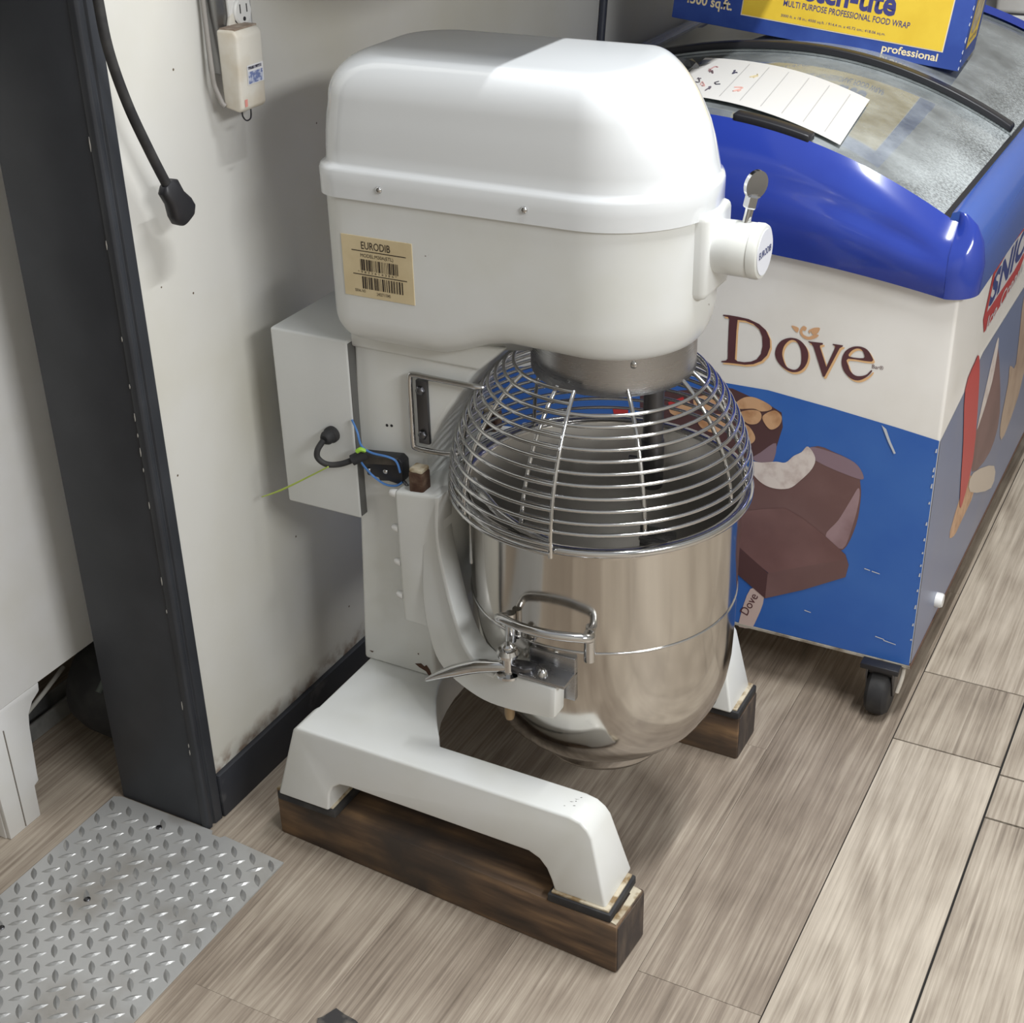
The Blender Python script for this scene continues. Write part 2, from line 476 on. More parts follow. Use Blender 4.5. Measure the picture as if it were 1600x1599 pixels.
# paint chips along the casing edge
M_CHIP = mat('bare_chip', (176, 174, 168), rough=0.7)
for i, z in enumerate([0.15, 0.165, 0.24, 0.42, 0.47, 0.60, 0.66, 0.685, 0.715, 0.74, 0.79, 0.86, 0.99, 1.12]):
    h = random.uniform(0.006, 0.022)
    prism('paint_chip', [(-0.7385, z), (-0.7372, z + h * 0.4), (-0.7380, z + h), (-0.7390, z + h * 0.6)], -0.0166, -0.0158, 'xz', M_CHIP, j2)
struct(box('wall_back', -0.9, 2.6, 3.2, 3.3, 0.0, 2.9, M_WALL2))
struct(box('wall_right', 2.6, 2.7, -2.6, 3.3, 0.0, 2.9, M_WALL2))
struct(box('wall_front', -2.4, 2.7, -2.7, -2.6, 0.0, 2.9, M_WALL2))
struct(box('wall_far_room', -2.5, -2.4, -2.7, 3.3, 0.0, 2.9, mat('far_room_paint', (120, 118, 112), rough=0.7)))
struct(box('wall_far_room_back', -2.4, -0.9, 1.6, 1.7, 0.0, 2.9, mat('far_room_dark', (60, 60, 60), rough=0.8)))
struct(box('ceiling', -2.5, -0.9, -2.7, 3.3, 2.3, 2.35, M_WALL2))

# overhead shelf added out of view, sized to shade the wall and mixer cap
sh = thing('unseen_shade_shelf', 'deep steel wall shelf added out of view above the mixer', 'shelf', (-0.73, 0.3, 1.42))
box('shelf_board', -0.73, -0.18, 0.22, 2.3, 1.42, 1.45, M_DARKSTEEL, sh, 0.004)
for yb in (0.5, 1.3, 2.1):
    prism('bracket', [(-0.729, 1.5), (-0.729, 1.42 + 0.35), (-0.72, 1.42 + 0.35), (-0.35, 1.455), (-0.36, 1.45), (-0.72, 1.45)], yb, yb + 0.01, 'xz', M_BRUSHED, sh)

# ================================================================== TIMBERS
def timber_mat():
    m, t, b = nt('dirty_timber')
    N = t.nodes.new; L = t.links.new
    tc = N('ShaderNodeTexCoord'); mp = N('ShaderNodeMapping'); mp.inputs['Scale'].default_value = (0.12, 1, 1)
    L(tc.outputs['Object'], mp.inputs[0])
    n = N('ShaderNodeTexNoise'); n.inputs['Scale'].default_value = 40; n.inputs['Detail'].default_value = 8
    L(mp.outputs[0], n.inputs['Vector'])
    r = N('ShaderNodeValToRGB'); e = r.color_ramp.elements
    e[0].position = 0.32; e[0].color = lin((58, 46, 38)); e[1].position = 0.72; e[1].color = lin((146, 116, 84)); k = e.new(0.5); k.color = lin((98, 78, 60))
    L(n.outputs['Fac'], r.inputs[0])
    n2 = N('ShaderNodeTexNoise'); n2.inputs['Scale'].default_value = 7; n2.inputs['Detail'].default_value = 5
    L(tc.outputs['Object'], n2.inputs['Vector'])
    pr = N('ShaderNodeMapRange'); pr.inputs[1].default_value = 0.42; pr.inputs[2].default_value = 0.68
    L(n2.outputs['Fac'], pr.inputs[0])
    mix = N('ShaderNodeMix'); mix.data_type = 'RGBA'; L(pr.outputs[0], mix.inputs[0]); L(r.outputs[0], mix.inputs[6]); mix.inputs[7].default_value = lin((66, 58, 52))
    L(mix.outputs[2], b.inputs['Base Color']); b.inputs['Roughness'].default_value = 0.75
    bp = N('ShaderNodeBump'); bp.inputs['Strength'].default_value = 0.3; bp.inputs['Distance'].default_value = 0.002
    L(n.outputs['Fac'], bp.inputs['Height']); L(bp.outputs[0], b.inputs['Normal'])
    return m
M_TIMBER = timber_mat()
M_ENDGRAIN = mat('dark_end_grain', (66, 58, 54), rough=0.85, col2=(92, 80, 70), nscale=60, stretch=(1, 1, 0.3), bump=0.3)
def timber(x0, x1, y0, y1, label):
    r = thing('timber_block', label, 'timber', ((x0 + x1) / 2, (y0 + y1) / 2, 0), 'timbers under the mixer legs')
    box('beam', x0, x1, y0, y1, 0.0, 0.089, M_TIMBER, r, 0.003)
    box('end_grain', x1 - 0.001, x1 + 0.0012, y0 + 0.003, y1 - 0.003, 0.003, 0.086, M_ENDGRAIN, r, 0.0005, 1)
    # dried paint and dough crust on the exposed end of the top
    bm = bmesh.new()
    P = [(x1 - 0.016, y0 + 0.006), (x1 - 0.003, y0 + 0.004), (x1 - 0.002, y1 - 0.006), (x1 - 0.010, y1 - 0.004), (x1 - 0.034, y1 - 0.003), (x1 - 0.013, y1 - 0.02), (x1 - 0.011, y0 + 0.03)]
    prism_bm(bm, P, 0.0885, 0.0912, 'xy')
    finish('crust', bm, M_CRUST, r)
    return r
t1 = timber(-0.615, 0.0, 0.0, 0.089, 'brown timber beam under the near leg of the white mixer')
for o in t1.children:
    c, s_ = cos(radians(-3.2)), sin(radians(-3.2))
    for v in o.data.vertices: v.co.x, v.co.y = v.co.x * c - v.co.y * s_, v.co.x * s_ + v.co.y * c
timber(-0.625, -0.012, 0.537, 0.626, 'brown timber beam under the far mixer leg, beside the blue freezer')

# ================================================================== MIXER
YC = 0.313
mx = thing('stand_mixer', 'tall white floor-standing planetary mixer with wire bowl guard', 'mixer', (-0.3, YC, 0.089))

# base: two legs and a horseshoe body
LEG = [(-0.592, 0.105), (-0.556, 0.236), (-0.548, 0.244), (-0.085, 0.244), (-0.067, 0.240), (-0.055, 0.230), (-0.048, 0.218), (-0.022, 0.105), (-0.104, 0.105), (-0.110, 0.123), (-0.118, 0.140), (-0.130, 0.153), (-0.147, 0.160), (-0.455, 0.164), (-0.473, 0.162), (-0.486, 0.153), (-0.493, 0.138), (-0.496, 0.105)]
def temp(bm):
    bmesh.ops.recalc_face_normals(bm, faces=bm.faces[:])
    me = bpy.data.meshes.new('temp'); bm.to_mesh(me); bm.free()
    o = bpy.data.objects.new('temp', me); COL.objects.link(o); return o
pieces = []
for sgn in (1, -1):
    bm = bmesh.new(); vsA = []; vsB = []
    for (x, z) in LEG:
        yo = 0.012 + (z - 0.105) * 0.07; yi = 0.104 - (z - 0.105) * 0.17
        if sgn < 0: yo, yi = 2 * YC - yo, 2 * YC - yi
        vsA.append(bm.verts.new((x, yo, z))); vsB.append(bm.verts.new((x, yi, z)))
    n = len(LEG)
    bm.faces.new(vsA); bm.faces.new(vsB[::-1])
    for i in range(n): bm.faces.new((vsA[i], vsB[i], vsB[(i + 1) % n], vsA[(i + 1) % n]))
    pieces.append(temp(bm))
arc = [(-0.322, 0.050), (-0.324, 0.074), (-0.340, 0.100), (-0.358, 0.125), (-0.376, 0.152), (-0.393, 0.182), (-0.406, 0.212), (-0.414, 0.245), (-0.419, 0.280), (-0.420, 0.313)]
plan = arc + [(x, 2 * YC - y) for x, y in arc[-2::-1]] + [(-0.548, 2 * YC - 0.050), (-0.548, 0.050)]
bm = bmesh.new(); prism_bm(bm, plan, 0.167, 0.244, 'xy')
body = temp(bm)
for o in pieces:
    md = body.modifiers.new('join', 'BOOLEAN'); md.operation = 'UNION'; md.solver = 'EXACT'; md.object = o
me = bpy.data.meshes.new_from_object(body.evaluated_get(bpy.context.evaluated_depsgraph_get()))
bm = bmesh.new(); bm.from_mesh(me)
for o in pieces + [body]: bpy.data.objects.remove(o)
bmesh.ops.remove_doubles(bm, verts=bm.verts[:], dist=0.0004)
bmesh.ops.dissolve_limit(bm, angle_limit=radians(2), verts=bm.verts[:], edges=bm.edges[:])
bmesh.ops.recalc_face_normals(bm, faces=bm.faces[:])
bevel(bm, 0.006, 3, 40)
base = finish('base', bm, M_ENAMEL, mx, angle=40)
for (xa, xb) in ((-0.112, -0.011), (-0.606, -0.488)):
    for y0 in ((0.004 if xa > -0.3 else 0.016), 2 * YC - 0.096):
        p = box('rubber_pad', xa + (0.008 if xa < -0.3 else 0), xb, y0, y0 + 0.092, 0.089, 0.104, M_RUBBER, mx, 0.003)
        box('rusted_edge', xa + 0.005, xb - 0.005, y0 + 0.004, y0 + 0.088, 0.1035, 0.1075, M_CRUST, p, 0.001)
# paint scuffs where the near leg bends down
for (x, y, l, w) in ((-0.098, 0.052, 0.006, 0.0010), (-0.090, 0.046, 0.004, 0.0012), (-0.094, 0.060, 0.007, 0.0008), (-0.088, 0.066, 0.003, 0.0014), (-0.102, 0.040, 0.003, 0.0008), (-0.091, 0.0555, 0.002, 0.0016)):
    print_shape('paint_scuff', [[(x, y), (x + l * 0.5, y + w), (x + l, y + l * 0.35), (x + l * 0.4, y - w * 0.3)]], lambda u, v: (u, v, 0.2443), mat('scuff_dark', (66, 62, 58), rough=0.8), base)
# column
CP = [(-0.556, 0.2435), (-0.5255, 0.835), (-0.285, 0.835), (-0.297, 0.823), (-0.313, 0.808), (-0.329, 0.790), (-0.356, 0.752), (-0.385, 0.708), (-0.404, 0.671), (-0.414, 0.640), (-0.419, 0.610), (-0.421, 0.5), (-0.421, 0.2435)]
prism('column', CP, YC - 0.087, YC + 0.087, 'xz', M_ENAMEL, mx, 0.006, 3, 50)
prism('column_collar', [(-0.530, 0.800), (-0.528, 0.84), (-0.275, 0.84), (-0.318, 0.800)], YC - 0.092, YC + 0.092, 'xz', M_ENAMEL, mx, 0.005, 3)
# rust streak at the foot of the column
for lo in ([(-0.458, 0.262), (-0.446, 0.266), (-0.440, 0.262), (-0.436, 0.266), (-0.430, 0.258), (-0.426, 0.246), (-0.432, 0.245), (-0.438, 0.253), (-0.450, 0.257)], [(-0.545, 0.262), (-0.536, 0.2625), (-0.539, 0.259)], [(-0.452, 0.283), (-0.449, 0.285), (-0.449, 0.281)]):
    print_shape('rust_spot', [lo], lambda u, v: (u, YC - 0.0873, v), mat('rust_brown', (84, 58, 44), rough=0.8), mx)

# head outline in plan ------------------------------------------------
HX = -0.152
def head_outline(w, xb, rc, nf=28, nc=8, ns=10):
    """closed loop: front half circle then rounded back; returns (x, y, nx, ny)"""
    L = []
    for i in range(nf + 1):
        a = -pi / 2 + pi * i / nf
        L.append((HX + w * cos(a), YC + w * sin(a), cos(a), sin(a)))
    for i in range(1, ns):
        L.append((HX + (xb + rc - HX) * i / ns, YC + w, 0, 1))
    for i in range(nc + 1):
        a = pi / 2 + (pi / 2) * i / nc
        L.append((xb + rc + rc * cos(a), YC + w - rc + rc * sin(a), cos(a), sin(a)))
    for i in range(nc + 1):
        a = pi + (pi / 2) * i / nc
        L.append((xb + rc + rc * cos(a), YC - w + rc + rc * sin(a), cos(a), sin(a)))
    for i in range(1, ns):
        L.append((xb + rc + (HX - xb - rc) * i / ns, YC - w, 0, -1))
    return L
def loft(bm, loops, cap0=True, cap1=True):
    V = [[bm.verts.new(p) for p in lo] for lo in loops]
    n = len(V[0])
    for A, B in zip(V, V[1:]):
        for i in range(n): bm.faces.new((A[i], A[(i + 1) % n], B[(i + 1) % n], B[i]))
    if cap0: bm.faces.new(V[0][::-1])
    if cap1: bm.faces.new(V[-1])
# lower head casting
O = head_outline(0.1345, -0.540, 0.045)
bm = bmesh.new()
def zbot(x):
    t = min(max((x + 0.375) / 0.12, 0), 1); t = t * t * (3 - 2 * t)
    return 0.822 + 0.034 * t
loops = [[(x, y, 1.06) for x, y, a, b in O], [(x, y, 0.95) for x, y, a, b in O]]
NB = 9
for i in range(NB + 1):
    q = i / NB * pi / 2
    lo = []
    for x, y, a, b in O:
        f = max(a, 0.0)
        rr = 0.042 - 0.014 * min(max((x + 0.33) / 0.2, 0), 1)       # corner radius, smaller round the front boss
        rz = 0.045 + 0.020 * f
        z0 = zbot(x)
        ins = rr * (1 - cos(q))
        lo.append((x - a * ins, y - b * ins, z0 + rz * (1 - sin(q))))
    loops.append(lo)
loft(bm, loops)
head = finish('head_casting', bm, M_ENAMEL, mx, angle=60)
# cap with band
W2, XB2, RC2 = 0.1385, -0.545, 0.045
bm = bmesh.new()
def ring2(z, ins_s, ins_f, ins_b, out=0.0):
    w = W2 - ins_s + out; fx = W2 - ins_f + out; xb = XB2 + ins_b - out; rc = min(RC2 + 0.35 * ins_b, w - 0.008)
    lo = []
    for i in range(29):
        a = -pi / 2 + pi * i / 28
        lo.append((HX + fx * cos(a), YC + w * sin(a), z))
    for i in range(1, 10): lo.append((HX + (xb + rc - HX) * i / 10, YC + w, z))
    for i in range(9):
        a = pi / 2 + (pi / 2) * i / 8
        lo.append((xb + rc + rc * cos(a), YC + w - rc + rc * sin(a), z))
    for i in range(9):
        a = pi + (pi / 2) * i / 8
        lo.append((xb + rc + rc * cos(a), YC - w + rc + rc * sin(a), z))
    for i in range(1, 10): lo.append((xb + rc + (HX - xb - rc) * i / 10, YC - w, z))
    return lo
loops = [ring2(1.0365, 0.003, 0.003, 0.003), ring2(1.0370, 0, 0, 0, 0.0005), ring2(1.055, 0, 0, 0, 0.0005), ring2(1.0715, 0, 0, 0, 0.0005), ring2(1.0765, 0.0015, 0.001, 0.0015), ring2(1.0790, 0.005, 0.004, 0.005), ring2(1.083, 0.0065, 0.006, 0.0065), ring2(1.10, 0.007, 0.010, 0.007), ring2(1.12, 0.0075, 0.0155, 0.0085), ring2(1.14, 0.0085, 0.023, 0.0105), ring2(1.158, 0.010, 0.033, 0.0135)]
zs0, ztop = 1.158, 1.2165
K = 14
for i in range(1, K + 1):
    q = i / K * pi / 2
    loops.append(ring2(zs0 + (ztop - zs0) * sin(q), 0.010 + 0.036 * (1 - cos(q)), 0.033 + 0.56 * (ztop - zs0) * sin(q) + 0.034 * (1 - cos(q)), 0.0135 + 0.048 * (1 - cos(q))))
loops.append(ring2(1.2172, 0.058, 0.110, 0.075))
loft(bm, loops)
cap = finish('cap', bm, M_CAP, mx, angle=70)
for x in (-0.431, -0.217):
    screw('cap_screw', (x, YC - 0.1388, 1.055), 0.0048, 0.004, 'y', M_CHROME, cap, -1)
# sticker
st = box('model_sticker', -0.500, -0.388, 0.1775, 0.1786, 0.900, 0.9865, mat('aged_sticker_paper', (212, 196, 160), rough=0.6, col2=(196, 178, 140), nscale=14), mx, 0.0003, 1)
M_INK = mat('dark_print', (46, 36, 30), rough=0.6)
SY = 0.1772
def st3(x0, z0, sl=0.0): return lambda u, v: (x0 + u, SY, z0 + v)
print_text('sticker_print', 'EURODIB', 0.046, 0.0105, st3(-0.468, 0.9690), M_INK, st, 0.006)
print_text('sticker_print', 'MODEL:M30A(ETL)', 0.052, 0.0065, st3(-0.470, 0.9560), M_INK, st)
print_text('sticker_print', '2402711040', 0.022, 0.0045, st3(-0.448, 0.9052), M_INK, st)
print_text('sticker_print', 'SERIAL NO', 0.017, 0.0040, st3(-0.483, 0.9070), M_INK, st)
print_text('sticker_print', '* 9 8 3 2 6 1 4 3 8 6 *', 0.062, 0.0030, st3(-0.476, 0.9348), M_INK, st)
for z in (0.9655, 0.9320):
    print_shape('rule', [[(-0.484, z), (-0.398, z), (-0.398, z + 0.0012), (-0.484, z + 0.0012)]], lambda u, v: (u, SY, v), M_INK, st)
def barcode(x0, x1, z0, z1):
    x = x0
    while x < x1:
        w = random.choice([0.0006, 0.0008, 0.0012, 0.0018, 0.0024])
        print_shape('barcode_bar', [[(x, z0), (x + w, z0), (x + w, z1), (x, z1)]], lambda u, v: (u, SY, v), M_INK, st)
        x += w + random.choice([0.0008, 0.0012, 0.002])
barcode(-0.471, -0.411, 0.9385, 0.9545)
barcode(-0.470, -0.405, 0.9125, 0.9300)

# attachment hub on the nose
box('hub_boss', -0.050, -0.008, YC - 0.046, YC + 0.044, 0.932, 1.046, M_ENAMEL, mx, 0.010, 3)
hub = lathe('attachment_hub', [(0.0, 0), (0.0345, 0), (0.0352, 0.02), (0.0352, 0.046), (0.0345, 0.047), (0.0345, 0.048), (0.0358, 0.049), (0.0358, 0.057), (0.034, 0.061), (0.031, 0.062), (0.0, 0.062)], (-0.010, YC - 0.002, 0.995), M_ENAMEL, mx, 48, 'x')
lathe('hub_label', [(0.0, 0), (0.0295, 0), (0.0295, 0.0008), (0.0, 0.0008)], (0.0522, YC - 0.002, 0.995), mat('hub_label_white', (226, 228, 234), rough=0.35), hub, 40, 'x')
for body, z, w in (('EURODIB', 0.991, 0.046),):
    print_text('hub_print', body, w, 0.009, (lambda zz, ww: (lambda u, v: (0.0534, YC - 0.002 - ww / 2 + u, zz + v)))(z, w), mat('navy_print', (44, 56, 110), rough=0.5), hub, 0.01)
# thumb screw
ts = Vector((0.024, YC, 1.022)); td = Vector((0.16, 0.12, 1.0)).normalized()
thumb = tube('thumb_screw', [ts, ts + td * 0.040], 0.0055, M_CHROME, hub, 12, 1)
bm = bmesh.new(); add_tube(bm, [ts + td * 0.026, ts + td * 0.028, ts + td * 0.041, ts + td * 0.044], [0.008, 0.0098, 0.0098, 0.007], 6)
finish('hex_collar', bm, M_CHROME, thumb, angle=20)
a_, b_ = Vector((0.55, 0.83, -0.1)).normalized(), None
nrm = td.cross(a_).normalized(); a_ = nrm.cross(td).normalized()
bm = bmesh.new(); ctr = ts + td * 0.056
f0 = []; f1 = []
for i in range(24):
    t = 2 * pi * i / 24
    rx = 0.0165; rz = 0.0185
    p = ctr + a_ * (rx * cos(t)) + td * (rz * sin(t))
    f0.append(bm.verts.new(p + nrm * 0.003)); f1.append(bm.verts.new(p - nrm * 0.003))
bm.faces.new(f0); bm.faces.new(f1[::-1])
for i in range(24): bm.faces.new((f0[i], f1[i], f1[(i + 1) % 24], f0[(i + 1) % 24]))
finish('wing', bm, M_CHROME, thumb, angle=40)

# planetary skirt and shaft
HC = (-0.155, YC, 0.0)
sk = lathe('planetary_skirt', [(0.0, 0.812), (0.108, 0.812), (0.110, 0.804), (0.1138, 0.805), (0.1145, 0.808), (0.1145, 0.866), (0.0, 0.866)], HC, M_BRUSHED, mx, 72)
screw('set_screw', (-0.086, 0.2222, 0.851), 0.0055, 0.003, 'y', M_CHROME, sk, -1)
lathe('bearing_boss', [(0.0, 0.775), (0.026, 0.775), (0.030, 0.783), (0.030, 0.815), (0.0, 0.815)], (-0.128, YC + 0.03, 0), M_WHITEPL, mx, 24)
shaft = lathe('drive_shaft', [(0.0, 0.628), (0.0155, 0.628), (0.0165, 0.632), (0.0165, 0.70), (0.0145, 0.702), (0.0145, 0.78), (0.0, 0.78)], (-0.093, YC, 0), M_DARKSTEEL, mx, 24)
tube('shaft_pin', [(-0.093, YC, 0.668), (-0.126, YC - 0.006, 0.668)], 0.004, M_DARKSTEEL, shaft, 10, 1)

# control box on the back of the column
cb = box('control_box', -0.664, -0.528, YC - 0.103, YC + 0.103, 0.520, 0.812, M_GREYBOX, mx, 0.004, 3)
box('box_flange', -0.5285, -0.5268, YC - 0.1015, YC + 0.1015, 0.524, 0.808, mat('box_gasket', (96, 96, 94), rough=0.6), cb, 0.001)
gl = lathe('cable_gland', [(0.0, 0), (0.0130, 0), (0.0130, -0.006), (0.0105, -0.008), (0.0110, -0.016), (0.0085, -0.021), (0.006, -0.023), (0, -0.023)], (-0.567, YC - 0.103, 0.657), M_RUBBER, cb, 20, 'y')
tube('control_cable', [(-0.567, 0.186, 0.657), (-0.572, 0.176, 0.645), (-0.572, 0.174, 0.632), (-0.560, 0.178, 0.622), (-0.540, 0.186, 0.623), (-0.519, 0.195, 0.632), (-0.510, 0.203, 0.636)], 0.0046, M_RUBBER, cb, 12)
tube('grip_sleeve', [(-0.523, 0.192, 0.630), (-0.505, 0.204, 0.640)], 0.0085, M_RUBBER, cb, 12, 1)
tube('cable_tie', [(-0.512, 0.190, 0.648), (-0.506, 0.192, 0.652), (-0.500, 0.196, 0.649)], 0.0035, mat('lime_plastic', (150, 200, 60), rough=0.5), cb, 6, 3)
tube('green_wire', [(-0.553, 0.172, 0.622), (-0.600, 0.178, 0.590), (-0.660, 0.188, 0.550), (-0.705, 0.196, 0.524)], [0.0012, 0.0014, 0.0018, 0.0008], mat('green_yellow_wire', (176, 196, 84), rough=0.5), cb, 6)
M_BLUEW = mat('blue_wire_pvc', (78, 124, 186), rough=0.4)
tube('blue_wire', [(-0.527, 0.206, 0.690), (-0.515, 0.200, 0.675), (-0.507, 0.196, 0.656), (-0.490, 0.196, 0.648), (-0.462, 0.198, 0.646), (-0.450, 0.200, 0.640), (-0.446, 0.202, 0.622)], 0.0018, M_BLUEW, cb, 6)
tube('blue_wire', [(-0.515, 0.198, 0.634), (-0.505, 0.196, 0.622), (-0.490, 0.197, 0.608), (-0.472, 0.199, 0.598), (-0.455, 0.202, 0.598), (-0.446, 0.206, 0.604)], 0.0018, M_BLUEW, cb, 6)
sw = prism('limit_switch', [(-0.517, 0.634), (-0.452, 0.642), (-0.445, 0.636), (-0.445, 0.606), (-0.452, 0.598), (-0.470, 0.600), (-0.486, 0.597), (-0.488, 0.602), (-0.508, 0.602), (-0.509, 0.614), (-0.517, 0.616)], 0.206, 0.228, 'xz', M_BLACKPL, mx, 0.002)
prism('switch_cover', [(-0.517, 0.634), (-0.452, 0.642), (-0.452, 0.632), (-0.514, 0.622)], 0.202, 0.209, 'xz', mat('dusty_plastic', (74, 68, 60), rough=0.7, col2=(40, 38, 38), nscale=30), sw, 0.001)
for p in ((-0.504, 0.612), (-0.474, 0.616)): screw('switch_screw', (p[0], 0.206, p[1]), 0.0042, 0.003, 'y', M_CHROME, sw, -1, 10)
tube('switch_lever', [(-0.446, 0.21, 0.604), (-0.437, 0.205, 0.600), (-0.431, 0.203, 0.590)], 0.0028, M_DARKSTEEL, sw, 8, 3)
for p in ((-0.479, 0.682), (-0.471, 0.683)):
    lathe('screw_hole', [(0, 0), (0.0022, 0), (0.0022, -0.0008), (0, -0.0008)], (p[0], 0.2262, p[1]), M_BLACKPL, mx, 10, 'y')

# guard hinge: bent rod on a dark plate
hp = box('hinge_plate', -0.4215, -0.4035, 0.2195, 0.2262, 0.668, 0.768, M_DARKSTEEL, mx, 0.001)
for z in (0.683, 0.753): screw('plate_bolt', (-0.4135, 0.2195, z), 0.0075, 0.006, 'y', M_DARKSTEEL, hp, -1, 6)
tube('hinge_rod', [(-0.312, 0.222, 0.776), (-0.322, 0.2175, 0.777), (-0.360, 0.2172, 0.777), (-0.398, 0.2172, 0.777), (-0.422, 0.2175, 0.777), (-0.429, 0.2175, 0.770), (-0.4295, 0.2175, 0.72), (-0.4295, 0.2175, 0.668), (-0.424, 0.2175, 0.660), (-0.400, 0.217, 0.660), (-0.375, 0.216, 0.662), (-0.362, 0.217, 0.664), (-0.355, 0.222, 0.665)], 0.0042, M_CHROME, mx, 10, 4)

# bowl guard -----------------------------------------------------------
GC = (-0.168, 0.310)
def RZ(z): return 0.2165 * sqrt(max(0.0, 1 - ((z - 0.62) / 0.235) ** 2)) if z > 0.62 else 0.2165
def arc_pts(R, z, a0, a1, n):
    return [(GC[0] + R * cos(radians(a0 + (a1 - a0) * i / n)), GC[1] + R * sin(radians(a0 + (a1 - a0) * i / n)), z) for i in range(n + 1)]
ZS = [0.650, 0.665, 0.682, 0.698, 0.714, 0.7285, 0.743, 0.756, 0.769, 0.7805, 0.792]
ZR = ZS + [0.803, 0.814]
fg = thing_part = bpy.data.objects.new('front_guard', None); COL.objects.link(fg); attach(fg, mx)
rg = bpy.data.objects.new('rear_guard', None); COL.objects.link(rg); attach(rg, mx)
def gring(name, parent, R, z, a0, a1, r=0.0027):
    bm = bmesh.new(); add_tube(bm, arc_pts(R, z, a0, a1, 56), r, 8); return finish(name, bm, M_CHROME, parent, angle=60)
for z in ZS: gring('guard_ring', fg, RZ(z) * 0.99, z, -97, 92)
for z in [0.620, 0.634] + ZR: gring('guard_ring', rg, RZ(z) * 1.025, z, -84, -268)
def spoke(parent, ang, k, zs, r=0.0032):
    pts = [(GC[0] + (RZ(z) * k) * cos(radians(ang)), GC[1] + (RZ(z) * k) * sin(radians(ang)), z) for z in zs]
    tube('guard_spoke', pts, r, M_CHROME, parent, 8, 3)
for a in (-97, -50, -8, 8, 50, 92): spoke(fg, a, 0.965, [0.645] + ZR[1:])
for a in (-84, -128, -172, -216, -268): spoke(rg, a, 1.005, [0.612, 0.63] + ZR)
tube('guard_bright_arc', [(GC[0] + 0.187 * cos(radians(a)), GC[1] + 0.187 * sin(radians(a)), 0.640 - 0.0006 * abs(a + 128)) for a in (-150, -140, -128, -116, -104, -94, -88)], 0.0068, M_CHROME, rg, 10, 4)  # chrome arc added inside the guard to draw a bright line

# bowl-lift yoke -----------------------------------------------------
sl = prism('yoke_slide', [(-0.446, 0.372), (-0.447, 0.600), (-0.368, 0.608), (-0.366, 0.50), (-0.392, 0.372)], YC - 0.130, YC + 0.130, 'xz', M_ENAMEL, mx, 0.006, 3)
for z in (0.592, 0.533, 0.474, 0.415):
    screw('gib_screw', (-0.446, YC - 0.122, z), 0.0065, 0.014, 'x', M_WHITEPL, sl, -1, 12)
for s in (1, -1):
    yy = YC - s * 0.112
    rl = box('slide_rail', -0.424, -0.400, min(yy - 0.012, yy + 0.012), max(yy - 0.012, yy + 0.012), 0.58, 0.634, M_RUSTBLK, mx, 0.003)
    box('rail_crust', -0.423, -0.401, yy - 0.011, yy + 0.011, 0.6335, 0.640, M_CRUST, rl, 0.002)
ST = [((-0.408, 0.600), (-0.366, 0.612), 0.186), ((-0.405, 0.499), (-0.368, 0.546), 0.182), ((-0.402, 0.435), (-0.352, 0.486), 0.172), ((-0.382, 0.384), (-0.326, 0.435), 0.152), ((-0.343, 0.353), (-0.290, 0.405), 0.124), ((-0.270, 0.340), (-0.240, 0.400), 0.098), ((-0.204, 0.347), (-0.195, 0.410), 0.083), ((-0.133, 0.360), (-0.131, 0.413), 0.076)]
ST = [(a, b, y, 0.033) for a, b, y in ST]
outer = smooth_path([(a[0], y, a[1]) for a, b, y, t in ST], 5)
inner = smooth_path([(b[0], y, b[1]) for a, b, y, t in ST], 5)
def mir(v, s): return Vector((v[0], v[1] if s > 0 else 2 * YC - v[1], v[2]))
for s in (1, -1):
    bm = bmesh.new(); rows = []
    for o_, i_ in zip(outer, inner):
        t = 0.033
        rows.append([bm.verts.new(mir(p, s)) for p in (o_, i_, i_ + Vector((0, t, 0)), o_ + Vector((0, t, 0)))])
    for A, B in zip(rows, rows[1:]):
        for k in range(4): bm.faces.new((A[k], A[(k + 1) % 4], B[(k + 1) % 4], B[k]))
    bm.faces.new(rows[0][::-1]); bm.faces.new(rows[-1])
    bmesh.ops.recalc_face_normals(bm, faces=bm.faces[:])
    bevel(bm, 0.004, 2, 50)
    arm = finish('yoke_arm', bm, M_ENAMEL, mx, angle=45)
    # raised flange along the bowl side of the arm
    bm = bmesh.new(); rows = []
    for k in range(0, 27):
        o_, i_ = outer[k], inner[k]
        d = (o_ - i_).normalized()
        w = 0.006
        rows.append([bm.verts.new(mir(p, s)) for p in (i_ + d * w + Vector((0, -0.012, 0)), i_ + Vector((0, -0.012, 0)) - d * 0.002, i_ - d * 0.002 + Vector((0, 0.030, 0)), i_ + d * w + Vector((0, 0.030, 0)))])
    for A, B in zip(rows, rows[1:]):
        for k in range(4): bm.faces.new((A[k], A[(k + 1) % 4], B[(k + 1) % 4], B[k]))
    bm.faces.new(rows[0][::-1]); bm.faces.new(rows[-1])
    bmesh.ops.recalc_face_normals(bm, faces=bm.faces[:])
    bevel(bm, 0.0012, 2, 50)
    finish('flange', bm, M_ENAMEL, arm, angle=45)
